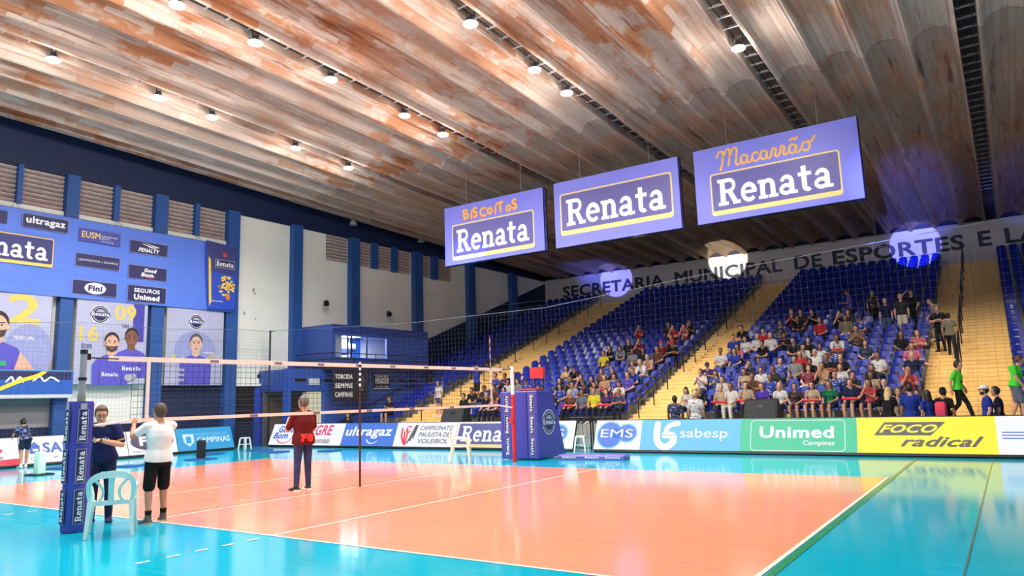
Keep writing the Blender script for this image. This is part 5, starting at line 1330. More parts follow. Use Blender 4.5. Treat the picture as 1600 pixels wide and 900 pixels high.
def figure(J, voxel=.009, ratio=.3, female=False, sleeve=.62, pants=1.0, cloth_voxel=.014, cloth_ratio=.4, hem=-.06, fine=False):
    """meshes of one posed person: body, shirt, trousers, shoes (all in the same local frame)"""
    g = {k: V3(v) if isinstance(v, tuple) and len(v) == 3 and not isinstance(v[0], str) else v for k, v in J.items()}
    SEC = SEC_F if female else SEC_M; ak = .9 if female else 1.0
    Fm = frame_of(*J.get('look', (0, 0)))
    b = MB(); torso(b, J, SEC, -.008)
    b.caps(g['neck'] - V3((0, 0, .04)), .062 * ak, g['head'] + Fm @ V3((0, -.015, -.06)), .052 * ak, 14)
    head_parts(b, g['head'], Fm)
    for sd in 'LR':
        sh, el, wr = g['sh' + sd], g['el' + sd], g['wr' + sd]; m_ = sh.lerp(el, .35); f_ = el.lerp(wr, .3)
        limb(b, [sh, m_, el, f_, wr], [.058 * ak, .050 * ak, .040 * ak, .043 * ak, .027 * ak])
        b.caps(g['neck'].lerp(sh, .35), .05 * ak, sh, .055 * ak)
        hd = g.get('hd' + sd, (wr - el)); pn = g.get('pn' + sd, V3((0, 0, -1))); sg_ = 1 if sd == 'R' else -1
        hand(b, wr, hd, pn, J.get('th' + sd, -sg_), J.get('curl' + sd, .35))
        hp, kn, an = g['hip'] + V3(J.get('hiplat', (1, 0, 0))).normalized() * (.088 if sd == 'R' else -.088), g['kn' + sd], g['an' + sd]
        t1 = hp.lerp(kn, .4); c1 = kn.lerp(an, .3)
        bk = (kn - hp).normalized().cross(V3((1, 0, 0)))
        limb(b, [hp, t1, kn, c1, kn.lerp(an, .6), an], [.092, .080 * ak, .055, .056, .044, .036])
        foot(b, an, J.get('toe' + sd, (0, 1)))
    body = fuse(b, voxel, 3, ratio); face_marks(body, g['head'], Fm)
    s = MB(); torso(s, J, [(hem, SEC[2][1] + .03, SEC[2][2] + .026, SEC[2][3]), (0, SEC[2][1] + .026, SEC[2][2] + .022, SEC[2][3]), (.12, SEC[3][1] + .016, SEC[3][2] + .014, SEC[3][3])] + SEC[4:-1], .012)
    for sd in 'LR':
        sh, el, wr = g['sh' + sd], g['el' + sd], g['wr' + sd]
        s.caps(g['neck'].lerp(sh, .4), .058 * ak, sh, .066 * ak)
        if sleeve > 0:
            e = sh.lerp(el, min(1, sleeve)); limb(s, [sh, sh.lerp(e, .5), e], [.068 * ak, .064 * ak, .062 * ak])
            if sleeve > 1: limb(s, [el, el.lerp(wr, .9)], [.056, .046])
    shirt = fuse(s, cloth_voxel, 12 if fine else 5, cloth_ratio)
    out = {}
    for key, fr in (('trousers', 1.0), ('shorts', .42)):
        if pants is not None and ((pants >= 1) != (key == 'trousers')) and not J.get('both'): continue
        p = MB(); torso(p, J, [(-.17, .085, .085, -.01), (-.1, .146, .11, -.01), (0, .172, .122, -.005), (.12, .166, .116, 0), (.18, .16, .112, 0)], .006)
        for sd in 'LR':
            hp, kn, an = g['hip'] + V3(J.get('hiplat', (1, 0, 0))).normalized() * (.088 if sd == 'R' else -.088), g['kn' + sd], g['an' + sd]
            if key == 'shorts':
                f2 = pants if pants is not None and pants < 1 else .8
                limb(p, [hp, hp.lerp(kn, .45), hp.lerp(kn, f2)], [.104, .094, .088])
            else: limb(p, [hp, hp.lerp(kn, .45), kn, kn.lerp(an, .35), kn.lerp(an, .97)], [.102, .090, .068, .064, .052])
        out[key] = fuse(p, cloth_voxel, 4, cloth_ratio)
    for sd in 'LR':
        sh_ = MB(); foot(sh_, g['an' + sd], J.get('toe' + sd, (0, 1)), .008, .27); out['shoe' + sd] = fuse(sh_, .011, 3, .5)
    out.update(body=body, shirt=shirt, head=g['head'], frame=Fm)
    return out

# ---- hair, in the head's own frame
def hair_mesh(style):
    mb = MB(); nu, nv = 26, 18; rings = []
    for j in range(nv + 1):
        a = -PI / 2 + PI * j / nv; ring = []
        for i in range(nu):
            t = 2 * PI * i / nu; x, y, z = math.cos(a) * math.cos(t), math.cos(a) * math.sin(t), math.sin(a)
            px, py, pz = .089 * x, -.012 + .116 * y, .018 + .123 * z
            lim = .094 - .03 * x * x if y > .5 else (.086 - (.5 - y) * .42 if y > .12 else (-.095 if y < -.12 else -.075))
            if style == 'long': lim = .09 if y > .5 else (.09 - (.5 - y) * .7 if y > .12 else -.1)
            if style == 'cap': lim = .045 if y > .2 else .03
            inside = max(0.0, min(1.0, (pz - lim) / .016 + .5))
            k = .84 + .16 * inside
            if style == 'bald': k = .84 + .155 * inside * (1 if pz < .04 and y < .3 else 0)
            bump = 1 + (.02 * math.sin(9 * t + 3 * j) * inside if style not in ('cap', 'bald') else 0)
            ring.append(((px) * k * bump, (py + .012) * k * bump - .012, .018 + (pz - .018) * k * bump))
        rings.append(ring)
    mb.loft(rings)
    if style == 'long':
        mb.loft([[(w * math.cos(2 * PI * i / 16), yo + d * math.sin(2 * PI * i / 16), z) for i in range(16)] for z, w, d, yo in ((.06, .07, .06, -.05), (-.02, .092, .065, -.052), (-.10, .098, .058, -.062), (-.18, .10, .05, -.075), (-.26, .088, .042, -.085), (-.32, .05, .025, -.09))])
        for s in (-1, 1): mb.loft([[(s * x + w * math.cos(2 * PI * i / 10), yo + w * 1.3 * math.sin(2 * PI * i / 10), z) for i in range(10)] for z, x, w, yo in ((.05, .066, .02, .0), (-.02, .08, .022, -.005), (-.1, .082, .022, -.01), (-.19, .078, .02, -.005), (-.24, .074, .01, 0))])
    if style == 'bun': mb.ball((0, -.11, .085), (.045, .045, .045), 14, 8)
    if style == 'cap':
        mb.loft([[(x, y, z) for x, y, z in ((-.07, .06, .052), (.07, .06, .052), (.062, .14, .04), (.03, .178, .034), (-.03, .178, .034), (-.062, .14, .04))], [(-.07, .06, .06), (.07, .06, .06), (.062, .142, .048), (.03, .182, .042), (-.03, .182, .042), (-.062, .142, .048)]])
    return mesh_from('hair_' + style, mb, [None], 1.2)
HAIR = {k: hair_mesh(k) for k in ('short', 'long', 'bun', 'cap', 'bald')}
def beard_mesh():
    mb = MB(); mb.loft([[(rx * math.cos(a), yo + ry * math.sin(a), z) for a in [PI * k / 12 for k in range(13)]] + [(rx * .8 * math.cos(a), yo + ry * .8 * math.sin(a), z) for a in [PI * k / 12 for k in range(12, -1, -1)]] for z, rx, ry, yo in ((-.045, .070, .090, .006), (-.075, .066, .084, .010), (-.095, .057, .072, .022), (-.118, .040, .048, .044), (-.13, .02, .02, .06))])
    return mesh_from('beard', mb, [None], 1.2)
SKINS = [mat('skin_%d' % k, c, .55, .04, 12, spec=.35) for k, c in enumerate((S(216, 164, 134), S(196, 142, 112), S(162, 110, 84), S(104, 68, 50)))]
HC = dict(black=mat('hair_black', S(30, 25, 25), .5), brown=mat('hair_brown', S(92, 62, 44), .5), blond=mat('hair_blond', S(196, 164, 112), .5), grey=mat('hair_grey', S(160, 156, 150), .6), navy=mat('cap_navy', S(30, 36, 74), .7), red=mat('cap_red', S(206, 40, 52), .7), white=mat('cap_white', S(232, 228, 218), .7))
EYE = [mat('eye_white', S(226, 222, 218), .3), mat('eye_dark', S(36, 26, 22), .3), mat('lip', S(176, 96, 88), .45)]
def clothes(name, c): return mat('cloth_' + name, c, .85, .08, 9, spec=.2)
SH = dict(black=S(30, 30, 34), charcoal=S(58, 58, 62), grey=S(150, 152, 152), navy=S(36, 42, 82), royal=S(44, 70, 180), plum=S(84, 52, 110), brown=S(112, 78, 56), tan=S(200, 160, 124), beige=S(212, 190, 160), white=S(232, 230, 228), red=S(204, 48, 56),
          maroon=S(124, 34, 50), forest=S(40, 56, 52), green=S(28, 128, 78), violet=S(90, 62, 190), slate=S(112, 124, 140), yellow=S(236, 220, 60), pink=S(236, 120, 150), olive=S(140, 138, 112), denim=S(74, 104, 150), sky=S(130, 160, 216))
INK = {'royal print': ('royal', 'white'), 'white print': ('white', 'slate'), 'red dots': ('red', 'white'), 'sky print': ('sky', 'white'), 'violet print': ('violet', 'sky'), 'navy print': ('navy', 'sky'), 'red print': ('red', 'white'), 'beige dots': ('beige', 'brown'), 'white dots': ('white', 'charcoal'), 'black red': ('black', 'red'),
       'maroon print': ('maroon', 'pink'), 'black print': ('black', 'white'), 'royal stripe': ('royal', 'white'), 'brown dots': ('brown', 'tan'), 'navy stripe': ('navy', 'sky'), 'pink red': ('red', 'pink'), 'black white': ('black', 'beige')}
SH = {k: tuple(x * (.62 if k not in ('yellow', 'white') else .68) for x in v) for k, v in SH.items()}
def shirt_mat(k):
    if k in INK: return printed('cloth_' + k.replace(' ', '_'), SH[INK[k][0]], SH[INK[k][1]], 11 if 'dots' not in k else 24, .60)
    return clothes(k, SH[k])
PT = dict(jeans=S(66, 88, 128), dark=S(42, 42, 50), black=S(26, 26, 28), navy=S(38, 44, 72), cream=S(214, 206, 190), shorts=S(60, 58, 62))
# ---- seated poses (facing +Y, feet on z = 0)
def seat_pose(**k):
    J = dict(hip=(0, 0, .52), mid=(0, -.07, .76), neck=(0, -.04, 1.03), head=(0, .0, 1.20), look=(0, -.06), shR=(.175, -.03, .975), shL=(-.175, -.03, .975), elR=(.25, -.01, .72), elL=(-.25, -.01, .72), wrR=(.13, .24, .625), wrL=(-.13, .24, .625),
             knR=(.125, .43, .50), knL=(-.125, .43, .50), anR=(.12, .42, .085), anL=(-.12, .42, .085), toeR=(.15, 1), toeL=(-.15, 1), both=True)
    J.update(k); return J
POSES = {
    'lap': seat_pose(hdR=(-.3, .9, -.05), hdL=(.3, .9, -.05), look=(.12, -.08)),
    'lean': seat_pose(mid=(0, .05, .75), neck=(0, .20, .98), head=(0, .28, 1.13), look=(0, -.3), shR=(.175, .18, .93), shL=(-.175, .18, .93), elR=(.2, .33, .63), elL=(-.2, .33, .63), wrR=(.06, .52, .63), wrL=(-.06, .50, .60), hdR=(-.6, .6, 0), hdL=(.6, .6, 0)),
    'clap': seat_pose(elR=(.25, .06, .74), elL=(-.25, .06, .74), wrR=(.05, .26, .90), wrL=(-.05, .25, .88), hdR=(-.2, .4, .8), hdL=(.2, .4, .8), pnR=(-1, 0, 0), pnL=(1, 0, 0), look=(-.2, 0)),
    'face': seat_pose(elR=(.2, .17, .76), elL=(-.2, .15, .74), wrR=(.06, .16, 1.03), wrL=(-.05, .24, .80), hdR=(-.1, -.05, 1), hdL=(.3, .6, .3), pnR=(0, -1, 0), pnL=(0, 0, 1), look=(.1, -.12)),
    'fold': seat_pose(elR=(.26, .06, .74), elL=(-.26, .06, .74), wrR=(-.06, .22, .80), wrL=(.06, .19, .76), hdR=(-1, .1, 0), hdL=(1, .1, 0), pnR=(0, -1, 0), pnL=(0, -1, 0), look=(-.25, 0)),
    'phone': seat_pose(elR=(.23, .04, .74), elL=(-.23, .04, .74), wrR=(.06, .29, .80), wrL=(-.06, .28, .79), hdR=(-.5, .6, .5), hdL=(.5, .6, .5), pnR=(-.5, -.5, .5), pnL=(.5, -.5, .5), look=(0, -.42)),
    'slouch': seat_pose(mid=(0, -.09, .74), neck=(0, -.09, 1.0), head=(0, -.05, 1.17), shR=(.175, -.08, .95), shL=(-.175, -.08, .95), elL=(-.42, -.08, .86), wrL=(-.62, .04, .80), hdL=(-.7, .5, -.4), elR=(.27, -.02, .71), wrR=(.16, .24, .62), look=(.3, 0), knR=(.2, .43, .5), knL=(-.2, .43, .5), anR=(.2, .42, .085), anL=(-.2, .42, .085)),
}
TPL = {}
def tpl_of(fig, key):
    d = {}
    d['body'] = mesh_from('body_' + key, fig['body'], [SKINS[0]] + EYE, 3); d['shirt'] = mesh_from('shirt_' + key, fig['shirt'], [None], 3)
    for k in ('trousers', 'shorts'):
        if k in fig: d[k] = mesh_from(k + '_' + key, fig[k], [None], 3)
    d['shoes'] = [mesh_from('shoe_' + key, fig['shoe' + q], [None], 3) for q in 'LR']; d['head'] = fig['head']; d['frame'] = fig['frame']; d['sm'] = fig['shirt']
    return d
for k, J in POSES.items(): TPL[k] = tpl_of(figure(J, pants=None), k)
for k in ('lap', 'face', 'phone', 'lean', 'fold'): TPL[k + '_f'] = tpl_of(figure(POSES[k], female=True, pants=None), k + '_f')
def setm(o, ma):
    o.material_slots[0].link = 'OBJECT'; o.material_slots[0].material = ma
def dress(tp, loc, rz, sc, skin, hair, hcol, shirt, bottom, shoe, short, label, group=None, beard=False, trm=None):
    o = link('person', tp['body'], None, loc, rz); o.scale = (sc, sc, sc); setm(o, skin); tag(o, label, 'person', group)
    a = link('shirt', tp['shirt'], o); setm(a, shirt)
    a = link('shorts' if short else 'trousers', tp['shorts' if short and 'shorts' in tp else 'trousers' if 'trousers' in tp else 'shorts'], o); setm(a, bottom)
    for q in tp['shoes']: a = link('shoe', q, o); setm(a, shoe)
    nm = 'cap' if hair == 'cap' else 'hair'
    a = link(nm, HAIR[hair], o); setm(a, hcol); a.matrix_basis = Matrix.Translation(tp['head']) @ tp['frame'].to_4x4()
    if hair == 'cap':
        a = link('hair', HAIR['bald'], o); setm(a, HC['black']); a.matrix_basis = Matrix.Translation(tp['head']) @ tp['frame'].to_4x4()
    if beard:
        a = link('beard', BEARD, o); setm(a, HC['black']); a.matrix_basis = Matrix.Translation(tp['head']) @ tp['frame'].to_4x4()
    return o
BEARD = beard_mesh()
SHOE = [clothes('shoe_white', S(214, 212, 210)), clothes('shoe_dark', S(36, 36, 40)), clothes('shoe_grey', S(120, 120, 124))]
# ------------------------------------------------------------------ the spectators: block, row, seat, shift, hair, hair colour, shirt, legs, pose
CROWD = """
C,0,0,-0.2,short,black,black,dark,lap
C,0,2,0.14,short,grey,black,dark,lap
C,0,3,0.12,long,black,red dots,dark,lean
C,0,8,0.1,short,black,black,dark,clap
C,0,10,-0.2,bun,blond,brown,black,lap
C,0,11,-0.2,short,brown,slate,navy,lap
C,0,12,-0.2,short,brown,yellow,dark,lap
C,0,13,-0.2,long,black,plum,dark,lap
C,0,14,-0.2,bald,black,navy print,black,fold
C,1,0,-0.2,short,black,black,jeans,lean
C,1,1,-0.2,short,brown,charcoal,jeans,phone
C,1,2,-0.2,short,black,brown,dark,lap
C,1,3,-0.2,long,black,red,dark,clap
C,1,6,0.13,long,black,black,dark,lap
C,1,8,0.08,long,black,royal print,dark,lap
C,1,9,0.19,short,black,sky print,jeans,lap
C,1,10,0.19,short,black,navy,jeans,phone
C,1,11,0.09,long,black,grey,jeans,lap
C,1,13,0.12,long,black,white,jeans,phone
C,2,2,0.2,short,black,white print,jeans,lap
C,2,3,0.16,short,black,grey,jeans,lap
C,2,4,0.01,cap,navy,royal print,jeans,lap
C,2,7,0.2,long,black,forest,dark,lap
C,2,8,0.2,short,black,charcoal,dark,clap
C,2,9,0.14,short,black,navy,dark,face
C,2,10,0.09,long,black,black,dark,fold
C,2,11,0.18,short,brown,tan,dark,lap
C,2,12,-0.0,short,black,royal print,dark,lap
C,2,13,0.13,short,black,violet print,dark,lap
C,3,0,-0.2,short,black,royal print,jeans,lap
C,3,1,-0.2,short,black,plum,dark,clap
C,3,2,-0.2,short,black,charcoal,dark,lap
C,3,10,0.17,long,brown,brown,dark,lap
C,3,11,0.17,long,black,black,dark,fold
C,3,13,0.01,short,brown,royal,dark,lean
C,4,6,0.1,long,black,beige,dark,fold
C,4,7,0.06,cap,black,black,dark,lean
C,4,10,-0.03,cap,black,royal print,dark,lap
C,4,12,0.2,long,brown,beige dots,dark,lap
C,4,13,0.2,short,grey,white,jeans,lean
C,5,13,0.05,short,grey,beige,dark,lean
C,6,8,0.12,short,black,yellow,dark,lap
C,6,11,-0.18,short,black,grey,shorts,lap
C,6,12,-0.2,short,black,black,dark,lap
C,6,13,0.05,short,brown,brown,dark,lap
C,7,8,-0.04,long,black,black,dark,face
C,7,9,0.2,long,black,grey,dark,lean
C,7,13,-0.17,cap,red,maroon,dark,lap
C,7,14,-0.2,cap,red,black,dark,fold
C,8,9,0.11,short,black,black,dark,lap
C,8,10,0.12,short,black,maroon,dark,face
C,8,13,0.15,short,black,maroon,dark,clap
C,10,12,0.18,short,brown,red,dark,face
C,10,13,0.19,short,brown,red print,dark,face
C,11,8,0.18,short,black,red,shorts,face
C,11,11,0.15,short,black,black,dark,lap
C,11,13,0.18,short,brown,black,dark,face
R,0,0,-0.2,long,black,white dots,dark,phone
R,0,1,-0.2,bald,black,black,dark,lean
R,0,2,0.2,short,grey,beige,dark,lap
R,0,3,-0.18,short,brown,white,cream,lap
R,0,4,-0.2,short,black,beige dots,dark,lap
R,0,5,-0.2,bun,brown,violet,shorts,lap
R,0,6,-0.09,long,blond,white,dark,lap
R,0,7,-0.2,bun,black,black red,shorts,lap
R,0,8,-0.19,long,black,beige,shorts,lap
R,0,9,-0.2,long,brown,green,shorts,lap
R,0,10,-0.01,short,brown,navy,shorts,lap
R,0,11,-0.02,long,black,pink red,shorts,face
R,0,12,-0.2,bun,blond,black,shorts,lap
R,1,2,-0.2,short,black,white print,dark,lap
R,1,4,-0.17,short,black,brown,dark,face
R,1,5,-0.04,short,black,royal print,dark,lap
R,1,9,-0.12,short,black,royal print,dark,slouch
R,1,10,-0.06,bun,black,charcoal,dark,face
R,1,11,-0.06,long,black,beige,dark,lap
R,1,13,-0.05,short,black,pink red,shorts,face
R,2,0,-0.2,short,black,white print,jeans,clap
R,2,1,-0.12,long,black,denim,jeans,phone
R,2,3,-0.14,long,black,beige,jeans,lap
R,2,4,0.02,short,black,white,dark,lap
R,2,5,-0.2,short,black,charcoal,dark,lap
R,2,7,0.07,short,black,maroon print,cream,slouch
R,2,8,-0.09,short,brown,tan,jeans,face
R,2,9,0.0,long,brown,white print,jeans,lap
R,2,11,-0.17,long,brown,charcoal,jeans,lean
R,3,0,-0.2,cap,navy,plum,dark,phone
R,3,3,-0.2,short,black,navy,dark,face
R,3,5,-0.07,short,black,royal print,dark,slouch
R,3,6,-0.11,short,brown,grey,shorts,lap
R,3,7,-0.11,short,black,black,dark,lean
R,3,8,-0.07,short,black,black,dark,fold
R,3,9,-0.2,short,brown,black,dark,lap
R,3,11,0.03,short,black,white print,shorts,lap
R,3,13,-0.08,short,grey,navy,jeans,slouch
R,4,6,-0.08,long,brown,red,dark,lap
R,4,7,-0.07,short,grey,white,dark,lap
R,4,8,-0.09,cap,navy,royal print,dark,lean
R,4,13,-0.17,short,black,pink,dark,lap
R,5,0,-0.15,short,brown,white print,shorts,lap
R,5,1,-0.09,long,black,royal,jeans,lap
R,5,6,-0.12,short,black,white,dark,lean
R,5,7,0.0,long,black,white,jeans,lap
R,5,10,-0.06,long,black,navy stripe,shorts,lap
R,6,1,-0.14,long,black,pink,dark,lean
R,6,3,-0.19,short,black,black,shorts,lean
R,6,5,0.01,short,black,charcoal,dark,lean
R,6,6,-0.07,long,black,black,dark,lap
R,6,8,-0.07,short,black,white,shorts,lean
R,6,12,-0.01,long,black,black,black,lap
R,6,13,-0.0,long,black,red dots,shorts,fold
R,7,0,-0.01,short,black,royal,dark,lap
R,7,1,-0.11,long,black,white,dark,lap
R,7,2,-0.14,short,grey,white print,dark,lap
R,7,3,-0.15,short,grey,white print,dark,lap
R,7,4,-0.1,bun,black,black,dark,phone
R,7,9,-0.03,short,black,brown dots,black,clap
R,8,2,-0.07,short,black,red,dark,lap
R,9,0,-0.01,short,black,black,dark,lean
R,9,3,-0.06,short,black,black print,dark,lap
R,9,6,-0.04,short,brown,red,dark,lap
R,9,8,-0.16,short,black,olive,cream,lap
R,9,9,0.02,cap,navy,royal stripe,shorts,lean
R,10,4,-0.04,short,black,black,dark,lean
R,10,7,0.17,short,black,black,dark,face
R,10,8,-0.19,short,black,charcoal,dark,lap
R,11,3,0.2,short,blond,maroon,dark,clap
R,11,4,-0.08,short,black,charcoal,dark,lap
R,11,5,-0.18,short,black,black,dark,clap
"""
CROWD = [l.split(',') for l in CROWD.strip().split('\n')]
TAKEN = {(c[0], int(c[1]), int(c[2])) for c in CROWD}
HN = dict(short='short %s hair', long='long %s hair', bun='%s hair in a bun', cap='a %s cap', bald='a bald head')
SN = {'royal print': 'blue printed', 'white print': 'white printed', 'red dots': 'red dotted', 'sky print': 'sky printed', 'violet print': 'violet printed', 'navy print': 'navy patterned', 'red print': 'red printed', 'beige dots': 'beige patterned', 'white dots': 'white dotted', 'black red': 'black patterned', 'maroon print': 'maroon sleeveless',
      'black print': 'black printed', 'royal stripe': 'blue striped', 'brown dots': 'brown patterned', 'navy stripe': 'navy striped', 'pink red': 'pinkish red', 'royal': 'blue', 'forest': 'dark green', 'charcoal': 'dark grey', 'sky': 'light blue', 'slate': 'slate'}
PN = dict(lap='sitting quietly', lean='leaning forward', clap='clapping', face='hand at mouth', fold='arms folded', phone='checking phone', slouch='leaning back')
rnd = random.Random(3); cnt = {}; PERS = []
KS = {'tan': 1, 'black': 2}
for b_, i, j, off, hair, hcol, shirt, legs, pose in CROWD:
    i = int(i); j = int(j); n = cnt[(b_, i)] = cnt.get((b_, i), -1) + 1
    fem = hair in ('long', 'bun'); key = pose + '_f' if fem and pose + '_f' in TPL else pose
    x = BL[b_][j] + float(off) * .5
    skin = SKINS[rnd.choice((0, 0, 1, 1, 1, 2, 2))] if hcol not in ('blond', 'grey') else SKINS[0]
    sc = rnd.uniform(.93, .98) if fem else rnd.uniform(.96, 1.03)
    who = {'long': 'long-haired person', 'cap': 'capped person', 'bald': 'bald person', 'bun': 'bun-haired person', 'short': {'grey': 'grey-haired person', 'blond': 'blond person'}.get(hcol, 'person')}[hair]
    lab = '%s in %s shirt, %s, %s block %s row, %s from left' % (who, SN.get(shirt, shirt), PN[pose], {'C': 'middle', 'R': 'right'}[b_], ORD[i], ORD[n])
    o = dress(TPL[key], (x, YF(i) + .47, ZF(i) + .004), PI + rnd.uniform(-.25, .25), sc, skin, hair, HC[hcol], shirt_mat(shirt), clothes('p_' + legs, PT[legs]), rnd.choice(SHOE), legs == 'shorts', lab, 'spectators seated in the stand')
    PERS.append((o, b_, i, j, key))
# red inflatable cheering sticks resting on laps
M['stick'] = mat('red_inflatable_foil', S(222, 44, 54), .3)
def stick(lab, loc, rx, rz, ln=.55):
    t = thing('cheering_stick', lab, 'cheering stick', loc, rz, 'red cheering sticks'); t.rotation_euler = (rx, 0, rz)
    mb = MB(); mb.tube([(-ln / 2, 0, 0), (-ln / 2 + .04, 0, 0), (-.02, 0, 0), (.02, 0, 0), (ln / 2 - .04, 0, 0), (ln / 2, 0, 0)], [.015, .042, .045, .045, .042, .015], 10); obj('tube', mb, M['stick'], t, 1)
    mb = MB(); mb.tube([(ln / 2, 0, 0), (ln / 2 + .03, 0, 0)], .012, 6); obj('valve', mb, M['white'], t)
for b_, i, j in (('C', 0, 10), ('C', 0, 13), ('C', 2, 11), ('C', 1, 13), ('R', 0, 2), ('R', 0, 8), ('R', 0, 12), ('R', 3, 8), ('R', 6, 9), ('R', 7, 12), ('R', 0, 10), ('C', 5, 13), ('R', 0, 4)):
    hit = [p for p in PERS if p[1] == b_ and p[2] == i and abs(p[3] - j) <= 1]
    if not hit: continue
    p = min(hit, key=lambda q: abs(q[3] - j)); PERS.remove(p)
    l = p[0].location; stick('red cheering stick held by ' + p[0]['label'].split(' shirt')[0].replace('person in ', 'the ') + ' shirt, ' + p[0]['label'].split(', ')[2], (l.x, l.y - .26, l.z + .70 * p[0].scale.x), 0, rnd.uniform(-.3, .3))
# the 300 seats nearest the court stand as single things, the rest as one mass
def near(s): return (Vector((s[3], YF(s[1]) + .4, ZF(s[1]) + .5)) - cam.location).length
def seen(s): return not (s[0] == 'F' and s[3] > 12.5)
order = sorted([s for s in SEATS if seen(s)], key=near)
single = set(order[:296])
rest = MB(); low = seat_mesh(4, PROF_LOW, ((2, 1),))
for s in SEATS:
    x, y, z = s[3], YF(s[1]), ZF(s[1])
    if s in single:
        o = link('stadium_seat', seat_me, None, (x, y, z))
        who = 'occupied' if (s[0], s[1], s[2]) in TAKEN else 'empty'
        side = {'L': '%s from its right end', 'C': '%s from its left end', 'R': '%s from its left end', 'F': '%s from its left end'}[s[0]] % ORD[s[2]]
        tag(o, '%s blue seat in the %s row of the %s, %s' % (who, ORD[s[1]], BLN[s[0]], side), 'seat', 'blue stadium seats')
        link('bracket', ped_me, o)
    else:
        rest.add([(p[0] + x, p[1] + y, p[2] + z) for p in low.v], low.f)
o = obj('stadium_seats', rest, M['seat'], None, .9); o['kind'] = 'stuff'
tag(o, 'mass of empty blue seats filling the upper rows of the stand', 'seats')
# ------------------------------------------------------------------ standing people
def stand(**k):
    J = dict(hip=(0, 0, .94), mid=(0, -.015, 1.17), neck=(0, -.01, 1.46), head=(0, .03, 1.632), look=(0, 0), shR=(.185, -.01, 1.405), shL=(-.185, -.01, 1.405), elR=(.235, -.02, 1.12), elL=(-.235, -.02, 1.12), wrR=(.235, .08, .88), wrL=(-.235, .08, .88),
             hdR=(0, .12, -1), hdL=(0, .12, -1), pnR=(-1, 0, 0), pnL=(1, 0, 0), thR=-1, thL=1, knR=(.105, .02, .50), knL=(-.105, .02, .50), anR=(.115, -.01, .085), anL=(-.115, -.01, .085), toeR=(.25, 1), toeL=(-.25, 1))
    J.update(k); return J
def person(key, J, loc, rz, H, skin, hair, hcol, shirt, bottom, shoe, short, label, female=False, sleeve=.62, pants=1.0, fine=False, hem=-.06, beard=False, group=None, parts=None):
    f = figure(J, .0075 if fine else .009, .55 if fine else .3, female, sleeve, pants if short is False else pants, .011 if fine else .014, .7 if fine else .4, hem)
    tp = tpl_of(f, key)
    if not short and 'trousers' not in tp: short = True
    o = dress(tp, loc, rz, H / 1.753, skin, hair, hcol, shirt, bottom, shoe, short, label, group, beard)
    return o, tp
def drape(tp, o, name, VF, c, u, v, ma, eps=.004):
    """print laid onto the shirt: 2D mesh projected along the frame's normal"""
    bv = BVHTree.FromPolygons([Vector(p) for p in tp['sm'].v], tp['sm'].f); u = V3(u).normalized(); v = V3(v).normalized(); n = u.cross(v); V = []
    for q in VF[0]:
        x, y = q[:2]; p = V3(c) + u * x + v * y; h = bv.ray_cast(p + n * .4, -n, .9)
        V.append(tuple((h[0] if h[0] is not None else p) + n * eps))
    mb = MB(); mb.add(V, VF[1]); obj(name, mb, ma, o)
def grid2(x, y, w, h, n=6, m=3):
    V = [(x + w * i / n, y + h * j / m) for j in range(m + 1) for i in range(n + 1)]
    return V, [(j * (n + 1) + i, j * (n + 1) + i + 1, (j + 1) * (n + 1) + i + 1, (j + 1) * (n + 1) + i) for j in range(m) for i in range(n)]
navy = clothes('referee_navy', S(36, 42, 86)); whitec = clothes('tee_white', S(238, 236, 232)); blackc = clothes('shorts_black', S(22, 22, 24)); jeans = clothes('jeans_dark', S(54, 66, 112)); greenc = clothes('tee_green', S(86, 226, 62))
# referee in navy, bending over the pad
J = stand(mid=(0, .06, 1.16), neck=(.0, .14, 1.42), head=(.01, .235, 1.565), look=(.25, -.45), shR=(.185, .13, 1.365), shL=(-.185, .12, 1.365), elR=(.31, .30, 1.24), elL=(-.27, .16, 1.11), wrR=(.25, .50, 1.56), wrL=(-.02, .46, 1.20), hdR=(-.1, .4, .9), hdL=(.75, .6, .05), pnR=(0, .9, -.4), pnL=(.3, .2, -1), curlR=.5, curlL=.5, anR=(.12, 0, .085), anL=(-.1, -.05, .085))
o, tp = person('referee', J, (-.5, -.40, 0), math.radians(-127), 1.80, SKINS[0], 'short', HC['brown'], navy, clothes('p_navy', PT['navy']), clothes('shoe_navy', S(40, 44, 84)), False, 'referee in navy shirt and trousers bending over the violet pad of the near net post', sleeve=.75, fine=True)
drape(tp, o, 'shirt_print', fit(RENATA, -.11, 0, .22, .06), (.0, .3, 1.2), (-1, 0, 0), (0, -.25, 1), M['white'])
mb = MB(); Fm = tp['frame']; Pp = lambda x, y, z: tp['head'] + Fm @ V3((x, y, z))
for s in (-1, 1): mb.tube([Pp(s * .032 + .02 * math.cos(k * PI / 5), .102, .012 + .016 * math.sin(k * PI / 5)) for k in range(11)], .002, 4); mb.tube([Pp(s * .052, .1, .014), Pp(s * .078, .0, .012)], .002, 4)
mb.tube([Pp(-.012, .102, .014), Pp(.012, .102, .014)], .002, 4); obj('glasses', mb, M['dark_steel'], o)
mb = MB(); wr = V3(J['wrL']); dd = (wr - V3(J['elL'])).normalized(); mb.tube([wr - dd * .03, wr - dd * .005], .033, 12); obj('wristwatch', mb, M['black'], o)
for sd in 'RL':
    e = V3(J['sh' + sd]).lerp(V3(J['el' + sd]), .74); dd = (V3(J['el' + sd]) - V3(J['sh' + sd])).normalized(); mb = MB(); mb.tube([e - dd * .01, e + dd * .012], .066, 14); obj('cuff', mb, clothes('cuff_gold', S(216, 176, 60)), o, 1)
